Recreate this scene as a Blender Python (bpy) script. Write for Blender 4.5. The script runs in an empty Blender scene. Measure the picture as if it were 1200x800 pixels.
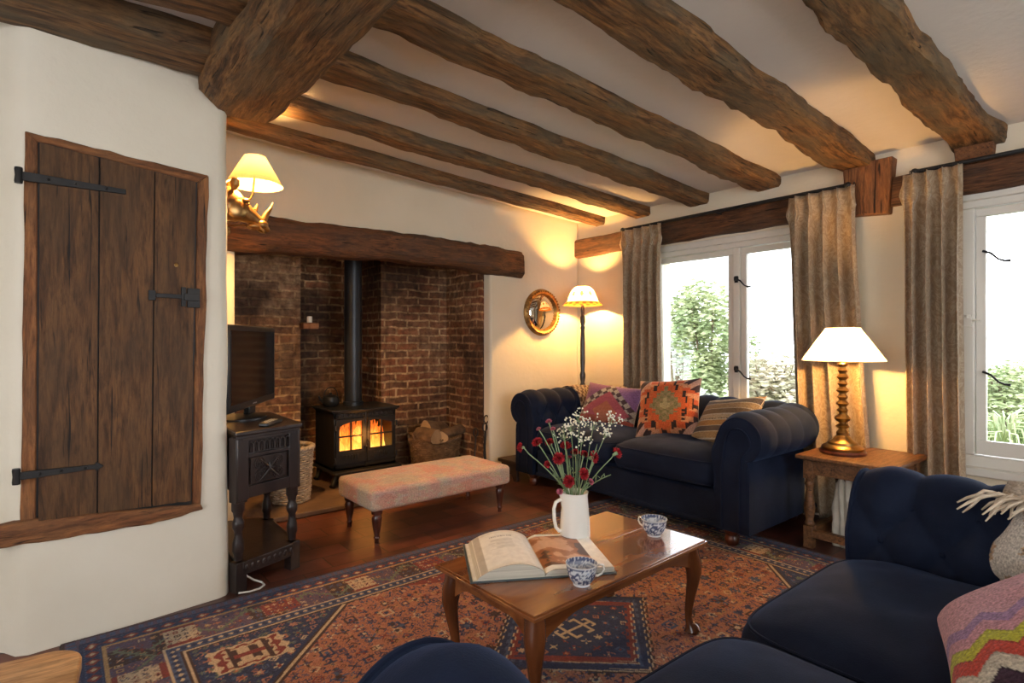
import bpy, bmesh, math, random
import numpy as np
from mathutils import Vector, Matrix, noise as mnoise
PI = math.pi
random.seed(7)
SC = bpy.context.scene
COL = SC.collection

# ------------------------------------------------------------------ camera, light, exposure
CAM_H = 1.12; FPX = 650.0
FWD = (0.6307, 0.7760); RGT = (0.7760, -0.6307)
cam_d = bpy.data.cameras.new('camera'); cam = bpy.data.objects.new('camera', cam_d); COL.objects.link(cam)
cam_d.sensor_width = 36.0; cam_d.lens = FPX / 1200.0 * 36.0; cam_d.clip_start = 0.02
cam.location = (0, 0, CAM_H); cam.rotation_euler = (PI / 2, 0, math.atan2(FWD[1], FWD[0]) - PI / 2)
SC.camera = cam
def at(px, py, t):
    k = (px - 600) / FPX
    return Vector((t * (FWD[0] + RGT[0] * k), t * (FWD[1] + RGT[1] * k), CAM_H - (py - 400) / FPX * t))

SC.view_settings.view_transform = 'Standard'; SC.view_settings.look = 'None'
SC.view_settings.gamma = 1.0; SC.view_settings.use_curve_mapping = False
SC.view_settings.exposure = 0.0
w = bpy.data.worlds.new('world'); SC.world = w; w.use_nodes = True
bg = w.node_tree.nodes['Background']; bg.inputs[0].default_value = (0.90, 0.94, 1.0, 1); bg.inputs[1].default_value = 7.0

def light(name, kind, loc, energy, color, size=0.1, rot=None, size_y=None):
    d = bpy.data.lights.new(name, kind); d.energy = energy; d.color = color
    if kind == 'AREA':
        d.size = size
        if size_y: d.shape = 'RECTANGLE'; d.size_y = size_y
    else: d.shadow_soft_size = size
    o = bpy.data.objects.new(name, d); COL.objects.link(o); o.location = loc
    if rot: o.rotation_euler = rot
    return o
FILL_TINT = (1.0, 0.93, 0.82)  # tint of the added fill panels
WARM = (1.0, 0.53, 0.16)
# sky portals at the two windows, then added unseen fill panels behind the camera
for nm, yc, sy in (('portal_window_one', 2.14, 1.44), ('portal_window_two', 0.0, 1.6)):
    po = light(nm, 'AREA', (4.12, yc, 1.16), 1, (1, 1, 1), 1.42, (0, PI / 2, 0), sy); po.data.cycles.is_portal = True
light('added_fill_rear', 'AREA', (0.9, -2.62, 1.35), 15, FILL_TINT, 2.2, (PI / 2, 0, 0), 1.5)
light('added_fill_left', 'AREA', (-2.72, 0.1, 1.35), 9, FILL_TINT, 1.5, (0, -PI / 2, 0), 1.8)
FLOOR_LAMP_W, TABLE_LAMP_W, WALL_LAMP_W, FIRE_W = 190, 205, 170, 2.5

# ------------------------------------------------------------------ materials
def new_mat(name):
    m = bpy.data.materials.new(name); m.use_nodes = True
    nt = m.node_tree; return m, nt, nt.nodes['Principled BSDF'], nt.nodes, nt.links
def rgb(c): return (c[0], c[1], c[2], 1)
def coords(nt, scale=(1, 1, 1), rot=(0, 0, 0), kind='Object'):
    tc = nt.nodes.new('ShaderNodeTexCoord'); mp = nt.nodes.new('ShaderNodeMapping')
    mp.inputs['Scale'].default_value = scale; mp.inputs['Rotation'].default_value = rot
    nt.links.new(tc.outputs[kind], mp.inputs[0]); return mp.outputs[0]
def nz(nt, vec, scale, detail=4, rough=.55, dist=0):
    n = nt.nodes.new('ShaderNodeTexNoise'); n.inputs['Scale'].default_value = scale; n.inputs['Detail'].default_value = detail
    n.inputs['Roughness'].default_value = rough; n.inputs['Distortion'].default_value = dist
    nt.links.new(vec, n.inputs['Vector']); return n.outputs['Fac']
def ramp(nt, fac, stops):
    r = nt.nodes.new('ShaderNodeValToRGB'); e = r.color_ramp.elements
    while len(e) < len(stops): e.new(0.5)
    for i, (p, c) in enumerate(stops): e[i].position = p; e[i].color = rgb(c) if len(c) == 3 else c
    nt.links.new(fac, r.inputs[0]); return r.outputs[0]
def mixc(nt, fac, a, b, mode='MIX'):
    m = nt.nodes.new('ShaderNodeMix'); m.data_type = 'RGBA'; m.blend_type = mode
    for s, v in ((m.inputs['Factor'], fac), (m.inputs['A'], a), (m.inputs['B'], b)):
        if isinstance(v, (int, float)): s.default_value = v
        elif isinstance(v, tuple): s.default_value = rgb(v)
        else: nt.links.new(v, s)
    # the Color sockets are the RGBA ones
    return m
def mix(nt, fac, a, b, mode='MIX'):
    m = nt.nodes.new('ShaderNodeMixRGB'); m.blend_type = mode
    for s, v in ((m.inputs[0], fac), (m.inputs[1], a), (m.inputs[2], b)):
        if isinstance(v, (int, float)): s.default_value = v
        elif isinstance(v, tuple): s.default_value = rgb(v)
        else: nt.links.new(v, s)
    return m.outputs[0]
def bump(nt, b, h, strength=.3, dist=.01):
    n = nt.nodes.new('ShaderNodeBump'); n.inputs['Strength'].default_value = strength; n.inputs['Distance'].default_value = dist
    nt.links.new(h, n.inputs['Height']); nt.links.new(n.outputs[0], b.inputs['Normal'])
def pm(name, c1, c2=None, scale=8, rough=.6, metal=0, bs=0, bd=.01, bscale=None, stretch=(1, 1, 1), sheen=0, coat=0, spec=.5, lo=.35, hi=.65):
    m, nt, b, N, L = new_mat(name)
    v = coords(nt, stretch)
    if c2 is None: c2 = tuple(x * .85 for x in c1)
    L.new(ramp(nt, nz(nt, v, scale), [(lo, c1), (hi, c2)]), b.inputs['Base Color'])
    b.inputs['Roughness'].default_value = rough; b.inputs['Metallic'].default_value = metal
    b.inputs['Sheen Weight'].default_value = sheen; b.inputs['Coat Weight'].default_value = coat
    b.inputs['Specular IOR Level'].default_value = spec
    if bs: bump(nt, b, nz(nt, v, bscale or scale * 3, 6), bs, bd)
    return m
def plaster(name, c1, c2):
    m, nt, b, N, L = new_mat(name); v = coords(nt)
    base = ramp(nt, nz(nt, v, 1.3, 5), [(.35, c1), (.68, c2)])
    L.new(base, b.inputs['Base Color']); b.inputs['Roughness'].default_value = .85; b.inputs['Specular IOR Level'].default_value = .25
    h = mix(nt, .35, nz(nt, v, 3.2, 3), nz(nt, v, 26, 6)); bump(nt, b, h, .35, .02); return m
def oak(name, dark, mid, light_, grey, bs=.8, sc=1.0, rough=.65, greyp=.6, coat=0):
    m, nt, b, N, L = new_mat(name)
    v = coords(nt, (1.3 * sc, 11 * sc, 11 * sc)); v2 = coords(nt, (2.2 * sc, 5 * sc, 5 * sc))
    g = nz(nt, v, 2.6, 9, .68, .6)
    c = ramp(nt, g, [(.32, dark), (.45, mid), (.58, light_), (.70, mid)])
    c = mix(nt, .75, c, ramp(nt, nz(nt, coords(nt, (4 * sc, 30 * sc, 30 * sc)), 2.5, 6, .7, .5), [(.35, (.30, .28, .26)), (.55, (1.1, 1.1, 1.1)), (.72, (1.5, 1.35, 1.15))]), 'MULTIPLY')
    gm = ramp(nt, nz(nt, v2, 1.4, 5, .6), [(.42, (0, 0, 0)), (.62, (1, 1, 1))])
    c = mix(nt, mix(nt, 1.0, gm, (greyp, greyp, greyp), 'MULTIPLY'), c, grey)
    crack = ramp(nt, nz(nt, coords(nt, (1.0 * sc, 26 * sc, 26 * sc)), 3, 3, .5, .8), [(.30, (.12, .12, .12)), (.37, (1, 1, 1))])
    c = mix(nt, 1.0, c, crack, 'MULTIPLY')
    L.new(c, b.inputs['Base Color']); b.inputs['Roughness'].default_value = rough; b.inputs['Specular IOR Level'].default_value = .35
    b.inputs['Coat Weight'].default_value = coat; b.inputs['Coat Roughness'].default_value = .12
    h = mix(nt, .5, nz(nt, v, 3.5, 10, .7, .4), crack, 'MULTIPLY'); bump(nt, b, h, bs, .015); return m
def brick(name, plane, lime=.45):
    m, nt, b, N, L = new_mat(name)
    rot = {'xz': (PI / 2, 0, 0), 'yz': (PI / 2, 0, PI / 2), 'xy': (0, 0, 0)}[plane]
    tc = N.new('ShaderNodeTexCoord'); sep = N.new('ShaderNodeSeparateXYZ'); cmb = N.new('ShaderNodeCombineXYZ')
    L.new(tc.outputs['Object'], sep.inputs[0])
    a, c_ = {'xz': (0, 2), 'yz': (1, 2), 'xy': (0, 1)}[plane]
    L.new(sep.outputs[a], cmb.inputs[0]); L.new(sep.outputs[c_], cmb.inputs[1])
    nn = N.new('ShaderNodeTexNoise'); nn.inputs['Scale'].default_value = 9; L.new(tc.outputs['Object'], nn.inputs['Vector'])
    sub = N.new('ShaderNodeVectorMath'); sub.operation = 'SCALE'; sub.inputs['Scale'].default_value = .030; L.new(nn.outputs['Color'], sub.inputs[0])
    add = N.new('ShaderNodeVectorMath'); L.new(cmb.outputs[0], add.inputs[0]); L.new(sub.outputs[0], add.inputs[1])
    br = N.new('ShaderNodeTexBrick'); L.new(add.outputs[0], br.inputs['Vector'])
    br.inputs['Scale'].default_value = 1; br.inputs['Brick Width'].default_value = .215; br.inputs['Row Height'].default_value = .066
    br.inputs['Mortar Size'].default_value = .011; br.inputs['Mortar Smooth'].default_value = .5; br.inputs['Bias'].default_value = -.05
    br.inputs['Color1'].default_value = rgb((.27, .105, .055)); br.inputs['Color2'].default_value = rgb((.060, .034, .026)); br.inputs['Mortar'].default_value = rgb((.55, .43, .29))
    v = tc.outputs['Object']
    n1 = ramp(nt, nz(nt, v, 2.6, 7, .7), [(.42 - .12 * max(0, lime - .5), (0, 0, 0)), (.68 - .16 * max(0, lime - .5), (1, 1, 1))])
    c = mix(nt, mix(nt, 1, n1, (lime, lime, lime), 'MULTIPLY'), br.outputs['Color'], (.44, .36, .28))
    n4 = ramp(nt, nz(nt, v, 13, 5, .65), [(.40, (0, 0, 0)), (.62, (.7, .7, .7))]); c = mix(nt, n4, c, (.20, .11, .06))
    n2 = ramp(nt, nz(nt, v, 1.1, 4, .6), [(.40, (.22, .20, .19)), (.60, (1, 1, 1))])
    c = mix(nt, 1, c, n2, 'MULTIPLY')
    n3 = ramp(nt, nz(nt, v, 24, 5, .6), [(.3, (.45, .42, .4)), (.6, (1.1, 1.1, 1.1))])
    c = mix(nt, 1, c, n3, 'MULTIPLY')
    c = mix(nt, 1, c, (1.45, 1.18, .86), 'MULTIPLY')
    L.new(c, b.inputs['Base Color']); b.inputs['Roughness'].default_value = .85
    inv = N.new('ShaderNodeInvert'); L.new(br.outputs['Fac'], inv.inputs['Color'])
    h = mix(nt, .35, inv.outputs[0], nz(nt, v, 30, 6)); bump(nt, b, h, .9, .012); return m
def tiles(name):
    m, nt, b, N, L = new_mat(name); v = coords(nt, (1, 1, 1))
    br = N.new('ShaderNodeTexBrick'); L.new(v, br.inputs['Vector']); br.inputs['Scale'].default_value = 1
    br.inputs['Brick Width'].default_value = .30; br.inputs['Row Height'].default_value = .15; br.inputs['Mortar Size'].default_value = .004
    br.inputs['Color1'].default_value = rgb((.165, .052, .032)); br.inputs['Color2'].default_value = rgb((.080, .030, .022)); br.inputs['Mortar'].default_value = rgb((.045, .026, .018))
    c = mix(nt, .6, br.outputs['Color'], ramp(nt, nz(nt, v, 7, 6), [(.3, (.35, .3, .3)), (.7, (1.2, 1.1, 1.0))]), 'MULTIPLY')
    L.new(c, b.inputs['Base Color']); b.inputs['Roughness'].default_value = .42; b.inputs['Specular IOR Level'].default_value = .45
    inv = N.new('ShaderNodeInvert'); L.new(br.outputs['Fac'], inv.inputs['Color'])
    bump(nt, b, mix(nt, .4, inv.outputs[0], nz(nt, v, 14, 4)), .5, .006); return m
def vcol(name, rough=.9, bs=.35, bscale=220, sheen=.15, spec=.2, stretch=(1, 1, 1), noise_amt=.5):
    m, nt, b, N, L = new_mat(name)
    a = N.new('ShaderNodeVertexColor'); a.layer_name = 'Col'; v = coords(nt, stretch)
    n = ramp(nt, nz(nt, v, bscale, 3), [(.3, (1 - noise_amt,) * 3), (.7, (1.15,) * 3)])
    L.new(mix(nt, 1, a.outputs[0], n, 'MULTIPLY'), b.inputs['Base Color'])
    b.inputs['Roughness'].default_value = rough; b.inputs['Sheen Weight'].default_value = sheen; b.inputs['Specular IOR Level'].default_value = spec
    bump(nt, b, nz(nt, v, bscale, 3), bs, .004); return m
def velvet(name):
    m, nt, b, N, L = new_mat(name); v = coords(nt)
    L.new(ramp(nt, nz(nt, v, 5, 5), [(.3, (.007, .010, .022)), (.7, (.013, .019, .040))]), b.inputs['Base Color'])
    b.inputs['Roughness'].default_value = .8; b.inputs['Sheen Weight'].default_value = .10; b.inputs['Sheen Roughness'].default_value = .4
    b.inputs['Sheen Tint'].default_value = (.25, .45, 1, 1); b.inputs['Specular IOR Level'].default_value = .08
    bump(nt, b, mix(nt, .4, nz(nt, v, 11, 3), nz(nt, v, 260, 2)), .18, .01); return m
def damask(name):
    m, nt, b, N, L = new_mat(name); v = coords(nt, (1, 1, .75))
    c = ramp(nt, nz(nt, v, 13, 3, .55, 2.2), [(.42, (.33, .225, .13)), (.50, (.47, .36, .235)), (.57, (.31, .21, .12)), (.66, (.44, .33, .21))])
    L.new(c, b.inputs['Base Color']); b.inputs['Roughness'].default_value = .7; b.inputs['Sheen Weight'].default_value = .2
    tr = N.new('ShaderNodeBsdfTranslucent'); L.new(c, tr.inputs[0]); ms = N.new('ShaderNodeMixShader'); ms.inputs[0].default_value = .12
    L.new(b.outputs[0], ms.inputs[1]); L.new(tr.outputs[0], ms.inputs[2]); L.new(ms.outputs[0], N['Material Output'].inputs[0])
    bump(nt, b, nz(nt, v, 160, 3), .2, .003); return m
def glass(name):
    m, nt, b, N, L = new_mat(name); N.remove(b)
    t = N.new('ShaderNodeBsdfTransparent'); g = N.new('ShaderNodeBsdfGlossy'); g.inputs['Roughness'].default_value = .02
    f = N.new('ShaderNodeFresnel'); f.inputs[0].default_value = 1.45; ms = N.new('ShaderNodeMixShader')
    L.new(f.outputs[0], ms.inputs[0]); L.new(t.outputs[0], ms.inputs[1]); L.new(g.outputs[0], ms.inputs[2]); L.new(ms.outputs[0], N['Material Output'].inputs[0]); return m
def shade_mat(name, color, trans=.6, use_vcol=False):
    m, nt, b, N, L = new_mat(name)
    t = N.new('ShaderNodeBsdfTranslucent'); d = N.new('ShaderNodeBsdfDiffuse'); ms = N.new('ShaderNodeMixShader'); ms.inputs[0].default_value = trans
    if use_vcol:
        a = N.new('ShaderNodeVertexColor'); a.layer_name = 'Col'; L.new(a.outputs[0], t.inputs[0]); L.new(a.outputs[0], d.inputs[0])
    else:
        c = ramp(nt, nz(nt, coords(nt, (1, 1, 1)), 90, 3), [(.3, tuple(x * .9 for x in color)), (.7, color)])
        L.new(c, t.inputs[0]); L.new(c, d.inputs[0])
    L.new(d.outputs[0], ms.inputs[1]); L.new(t.outputs[0], ms.inputs[2]); L.new(ms.outputs[0], N['Material Output'].inputs[0]); return m
def emit(name, color, strength):
    m, nt, b, N, L = new_mat(name); b.inputs['Base Color'].default_value = rgb(color)
    b.inputs['Emission Color'].default_value = rgb(color); b.inputs['Emission Strength'].default_value = strength; return m

M = {}
M['plaster'] = plaster('cream_plaster', (.73, .63, .46), (.79, .70, .54))
M['plaster_cold'] = plaster('white_limewash', (.70, .635, .51), (.77, .715, .60))
M['ceiling'] = plaster('ceiling_paint', (.70, .65, .60), (.76, .71, .66))
M['oak'] = oak('aged_oak', (.030, .014, .006), (.125, .058, .022), (.29, .145, .052), (.135, .104, .062), bs=1.0)
M['oak_dark'] = oak('dark_oak', (.028, .012, .006), (.085, .036, .016), (.17, .070, .028), (.07, .045, .032), greyp=.5)
M['oak_red'] = oak('red_oak', (.07, .025, .009), (.19, .068, .022), (.29, .12, .040), (.12, .055, .025), bs=.6, greyp=.5)
M['door_oak'] = oak('door_planks', (.045, .017, .005), (.090, .037, .011), (.140, .062, .020), (.070, .036, .015), bs=.35, greyp=.6)
M['walnut'] = pm('polished_walnut', (.25, .085, .024), (.12, .036, .011), 2.6, .24, coat=.5, stretch=(1, 5, 5))
M['walnut_leg'] = pm('polished_walnut_leg', (.17, .052, .016), (.085, .026, .009), 3.5, .25, coat=.4, stretch=(4, 4, 1))
M['mahogany'] = pm('mahogany', (.10, .026, .012), (.045, .012, .007), 6, .28, coat=.3, stretch=(4, 4, 1))
M['side_oak'] = oak('side_table_oak', (.06, .022, .009), (.14, .060, .022), (.22, .10, .040), (.12, .052, .022), bs=.25, rough=.45, greyp=.4)
M['pale_oak'] = oak('pale_oak', (.28, .14, .06), (.42, .23, .10), (.52, .31, .15), (.40, .22, .10), bs=.08, sc=1.2, rough=.4, greyp=.3)
M['black_oak'] = pm('black_carved_oak', (.032, .020, .017), (.012, .008, .008), 9, .33, bs=.3, bd=.003, bscale=60, coat=.2, stretch=(1, 1, .3))
M['stool_wood'] = pm('dark_stool_wood', (.05, .026, .016), (.02, .012, .009), 9, .5)
M['brick_xz'] = brick('brick_front', 'xz', .5); M['brick_lime'] = brick('brick_limewashed', 'xz', .95); M['brick_yz'] = brick('brick_side', 'yz'); M['soot'] = pm('soot', (.02, .015, .012), (.04, .03, .022), 4, .95)
M['tiles'] = tiles('quarry_tiles')
M['hearth'] = pm('worn_hearth_stone', (.20, .12, .07), (.11, .065, .042), 5, .7, bs=.5, bd=.01, bscale=18)
M['iron'] = pm('black_iron', (.018, .017, .017), (.030, .027, .025), 20, .5, metal=.6, bs=.2, bd=.002, bscale=80)
M['cast'] = pm('cast_iron', (.020, .021, .023), (.030, .030, .031), 12, .42, metal=.5, bs=.1, bd=.002, bscale=90)
M['pipe'] = pm('flue_enamel', (.035, .040, .048), (.022, .025, .030), 3, .38, metal=.4)
M['brass'] = pm('aged_brass', (.45, .27, .09), (.28, .15, .05), 14, .32, metal=1)
M['bronze'] = pm('rhino_bronze', (.46, .27, .10), (.22, .11, .04), 16, .33, metal=.9)
M['gilt'] = pm('gilt', (.42, .24, .07), (.17, .085, .025), 30, .4, metal=.7, bs=.5, bd=.003, bscale=60)
M['white_paint'] = pm('white_gloss_paint', (.72, .68, .60), (.68, .64, .565), 3, .4)
M['velvet'] = velvet('navy_velvet'); M['damask'] = damask('damask_curtain')
M['lining'] = pm('curtain_lining', (.62, .56, .46), (.55, .50, .41), 30, .9)
M['glass'] = glass('window_glass')
M['mirror'] = pm('mirror_glass', (.92, .92, .90), (.9, .9, .88), 2, .02, metal=1)
M['screen'] = pm('tv_screen', (.012, .009, .008), (.010, .008, .007), 2, .12, spec=.6)
M['plastic'] = pm('black_plastic', (.018, .018, .019), (.022, .022, .022), 8, .35)
M['silver'] = pm('silver_plastic', (.45, .46, .48), (.4, .4, .42), 8, .35, metal=.5)
M['cable'] = pm('white_cable', (.7, .68, .62), (.62, .6, .55), 8, .5)
M['ceramic'] = pm('white_glaze', (.80, .78, .71), (.76, .73, .66), 3, .12, coat=.5)
M['rug'] = vcol('rug_wool', .95, .5, 260, .1, .1)
M['kilim'] = vcol('kilim_wool', .95, .6, 170, .15, .15, (1, 1, 1))
M['bench_kilim'] = vcol('bench_wool', .95, .5, 130, .15, .15, noise_amt=.28)
M['willow'] = vcol('willow_glaze', .14, .0, 50, 0, .5, noise_amt=.02)
M['cover'] = pm('book_cover', (.05, .07, .08), (.06, .08, .09), 5, .4)
M['paper'] = pm('paper', (.72, .69, .60), (.68, .65, .56), 3, .6)
M['page_edge'] = pm('page_edges', (.62, .58, .48), (.42, .39, .31), 3, .8, stretch=(1, 1, 160))
M['printed'] = vcol('printed_page', .35, .02, 40, 0, .4, noise_amt=.05)
M['wicker'] = pm('brown_wicker', (.27, .155, .075), (.12, .062, .028), 24, .6, bs=.3, bd=.003)
M['wicker_pale'] = pm('pale_wicker', (.52, .42, .30), (.33, .25, .17), 24, .7, bs=.3, bd=.003)
M['log_bark'] = pm('log_bark', (.25, .15, .08), (.10, .055, .03), 12, .9, bs=.8, bd=.01, bscale=20)
M['log_cut'] = pm('cut_log', (.50, .32, .17), (.38, .22, .10), 14, .8, bs=.3, bd=.004)
M['shade_cream'] = shade_mat('cream_lampshade', (.96, .90, .80), .55)
M['shade_tan'] = shade_mat('tan_lampshade', (.60, .41, .22), .07)
M['shade_paint'] = shade_mat('painted_lampshade', (1, 1, 1), .35, True)
M['bulb'] = emit('bulb', (1, .72, .38), 12)
M['stem'] = pm('stem_green', (.16, .24, .10), (.22, .30, .16), 20, .6)
M['petal_red'] = pm('red_petals', (.50, .010, .020), (.20, .003, .008), 90, .7)
M['petal_pink'] = pm('pink_petals', (.62, .18, .25), (.50, .10, .16), 60, .6)
M['petal_white'] = pm('gypsophila', (.82, .80, .68), (.75, .72, .58), 60, .7)
M['fringe'] = pm('cream_fringe', (.66, .55, .42), (.50, .40, .29), 40, .9)
M['cloth'] = pm('cream_cloth', (.62, .57, .47), (.48, .43, .34), 10, .9, bs=.6, bd=.01, bscale=25)
M['leaf'] = pm('leaves', (.22, .30, .14), (.40, .44, .24), 3, .6)  # greens lightened, outdoor glare painted into the leaf colour
M['leaf_pale'] = pm('pale_leaves', (.42, .47, .42), (.56, .58, .52), 3, .6)  # paler still, with the white glare put into the colour
M['leaf_brown'] = pm('autumn_hedge', (.36, .36, .24), (.48, .42, .32), 3, .7)
M['lawn'] = pm('grass', (.16, .22, .08), (.28, .30, .16), 3, .9, bs=.6, bd=.03)
M['bark'] = pm('bark', (.14, .10, .07), (.22, .17, .12), 8, .9)

# ------------------------------------------------------------------ mesh builder
class MB:
    def __init__(s): s.v = []; s.f = []; s.c = []
    def add(s, vs, fs, T=None, col=None):
        o = len(s.v)
        s.v += [tuple(T @ Vector(p)) for p in vs] if T is not None else [tuple(p) for p in vs]
        s.f += [tuple(i + o for i in f) for f in fs]
        if col is not None: s.c += [col] * len(vs) if not isinstance(col, list) else col
        return s
    def box(s, x0, x1, y0, y1, z0, z1, T=None):
        vs = [(x, y, z) for z in (z0, z1) for y in (y0, y1) for x in (x0, x1)]
        return s.add(vs, [(0, 2, 3, 1), (4, 5, 7, 6), (0, 1, 5, 4), (2, 6, 7, 3), (0, 4, 6, 2), (1, 3, 7, 5)], T)
    def lathe(s, prof, c=(0, 0, 0), n=24, T=None, col=None, sx=1, sy=1):
        vs = []; fs = []
        for r, z in prof:
            for k in range(n):
                a = 2 * PI * k / n; vs.append((c[0] + sx * r * math.cos(a), c[1] + sy * r * math.sin(a), c[2] + z))
        for i in range(len(prof) - 1):
            for k in range(n):
                a, b = i * n + k, i * n + (k + 1) % n; fs.append((a, b, b + n, a + n))
        if prof[0][0] > 1e-5: fs.append(tuple(reversed(range(n))))
        if prof[-1][0] > 1e-5: fs.append(tuple(range((len(prof) - 1) * n, len(prof) * n)))
        return s.add(vs, fs, T, col)
    def tube(s, pts, r, n=8, closed=False, T=None, flat=1.0):
        pts = [Vector(p) for p in pts]; m = len(pts); rs = r if isinstance(r, (list, tuple)) else [r] * m
        vs = []; fs = []; up = None
        for i, p in enumerate(pts):
            if closed: d = pts[(i + 1) % m] - pts[i - 1]
            else: d = pts[min(i + 1, m - 1)] - pts[max(i - 1, 0)]
            d = d.normalized() if d.length > 1e-9 else Vector((0, 0, 1))
            if up is None: up = Vector((0, 0, 1)) if abs(d.z) < .9 else Vector((1, 0, 0))
            a = d.cross(up)
            a = a.normalized() if a.length > 1e-6 else d.orthogonal().normalized()
            up = a.cross(d).normalized()
            for k in range(n):
                q = 2 * PI * k / n; vs.append(p + (a * math.cos(q) + up * math.sin(q) * flat) * rs[i])
        for i in range(m if closed else m - 1):
            j = (i + 1) % m
            for k in range(n):
                l = (k + 1) % n; fs.append((i * n + k, i * n + l, j * n + l, j * n + k))
        if not closed: fs += [tuple(reversed(range(n))), tuple(range((m - 1) * n, m * n))]
        return s.add(vs, fs, T)
    def ball(s, c, r, n=10, sc=(1, 1, 1), T=None):
        prof = [(max(1e-6, r * math.sin(PI * i / n)), -r * math.cos(PI * i / n)) for i in range(n + 1)]
        T2 = Matrix.Translation(c) @ Matrix.Diagonal((sc[0], sc[1], sc[2], 1))
        return s.lathe(prof, (0, 0, 0), n + 2, (T @ T2) if T is not None else T2)
    def prism(s, poly, axis, a, b, T=None):
        """poly: 2-D points; extruded along axis from a to b"""
        def P(p, h): return {'x': (h, p[0], p[1]), 'y': (p[0], h, p[1]), 'z': (p[0], p[1], h)}[axis]
        n = len(poly); vs = [P(p, a) for p in poly] + [P(p, b) for p in poly]
        fs = [tuple(range(n)), tuple(reversed(range(n, 2 * n)))] + [(i, i + n, (i + 1) % n + n, (i + 1) % n) for i in range(n)]
        return s.add(vs, fs, T)
    def grid(s, fn, nu, nv, wrap=False, col=None):
        vs = [fn(i / nu, j / nv) for j in range(nv + 1) for i in range(nu + (0 if wrap else 1))]
        w_ = nu if wrap else nu + 1
        fs = [(j * w_ + i, j * w_ + (i + 1) % w_, (j + 1) * w_ + (i + 1) % w_, (j + 1) * w_ + i) for j in range(nv) for i in range(nu)]
        return s.add(vs, fs, None, col)
    def obj(s, name, mat, parent=None, bevel=0, smooth=40, thick=0, sub=0, seg=2):
        me = bpy.data.meshes.new(name); me.from_pydata(s.v, [], s.f); me.validate()
        bm = bmesh.new(); bm.from_mesh(me); bmesh.ops.recalc_face_normals(bm, faces=bm.faces); bm.to_mesh(me); bm.free()
        if s.c and len(s.c) == len(me.vertices):
            ca = me.color_attributes.new('Col', 'FLOAT_COLOR', 'POINT')
            ca.data.foreach_set('color', np.array([(c[0], c[1], c[2], 1.0) for c in s.c], dtype=np.float32).ravel())
        if smooth:
            me.polygons.foreach_set('use_smooth', [True] * len(me.polygons)); me.set_sharp_from_angle(angle=math.radians(smooth))
        me.materials.append(mat); o = bpy.data.objects.new(name, me); COL.objects.link(o)
        if parent: o.parent = parent
        if thick: md = o.modifiers.new('thickness', 'SOLIDIFY'); md.thickness = thick; md.offset = 0
        if bevel: md = o.modifiers.new('bevel', 'BEVEL'); md.width = bevel; md.segments = seg; md.limit_method = 'ANGLE'; md.angle_limit = math.radians(40)
        if sub: md = o.modifiers.new('sub', 'SUBSURF'); md.levels = sub; md.render_levels = sub
        return o
def tag(o, label, cat, group=None, kind=None):
    o['label'] = label; o['category'] = cat
    if group: o['group'] = group
    if kind: o['kind'] = kind
    return o
def thing(name, label, cat, loc=(0, 0, 0), rz=0, group=None):
    o = bpy.data.objects.new(name, None); COL.objects.link(o); o.location = loc; o.rotation_euler = (0, 0, rz); o.empty_display_size = .05
    return tag(o, label, cat, group)
def upgrain(o):
    """turn the mesh so the wood grain (its local X) stands upright"""
    R = Matrix.Rotation(PI / 2, 4, 'Y'); o.data.transform(R); o.matrix_local = R.inverted(); return o
def struct(o): o['kind'] = 'structure'; return o
def fbm(p, s=1.0, seed=0.0): return mnoise.fractal(Vector(p) * s + Vector((seed, seed * 1.7, -seed)), 1.0, 2.0, 4)

# ------------------------------------------------------------------ room shell
CEIL = 2.45
def ceil_z(x): return 2.236 + .046 * (3.79 - max(x, .62))
WX = 3.79     # window wall
FY = 3.67     # fireplace wall
b = MB(); b.box(-2.7, 4.1, -2.6, 4.9, -.10, 0.0); struct(b.obj('floor', M['tiles'], smooth=0))
b = MB(); b.prism([(4.1, ceil_z(4.1)), (.62, ceil_z(.62)), (.62, 2.335), (-2.7, 2.335), (-2.7, 2.56), (4.1, 2.56)], 'y', -2.6, 5.0); struct(b.obj('ceiling', M['ceiling'], smooth=0))
# wall with the windows (x = WX)
W1 = (1.42, 2.86, .44, 1.85); W2 = (-.80, .80, .44, 1.885)
b = MB(); T0, T1 = WX, WX + .30
b.box(T0, T1, 2.86, 5.0, 0, CEIL); b.box(T0, T1, W1[0], W1[1], 0, W1[2]); b.box(T0, T1, W1[0], W1[1], W1[3], CEIL)
b.box(T0, T1, W2[1], W1[0], 0, CEIL); b.box(T0, T1, W2[0], W2[1], 0, W2[2]); b.box(T0, T1, W2[0], W2[1], W2[3], CEIL); b.box(T0, T1, -2.6, W2[0], 0, CEIL)
struct(b.obj('wall_right', M['plaster'], smooth=0))
# fireplace wall in plaster with opening x .82-2.75, z 0-1.76
b = MB()
b.prism([(.50, 0), (.82, 0), (.82, 1.74), (2.75, 1.74), (2.75, 0), (WX, 0), (WX, CEIL), (.50, CEIL)], 'y', FY, FY + .10)
struct(b.obj('wall_back', M['plaster'], bevel=.02, smooth=0))
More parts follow.
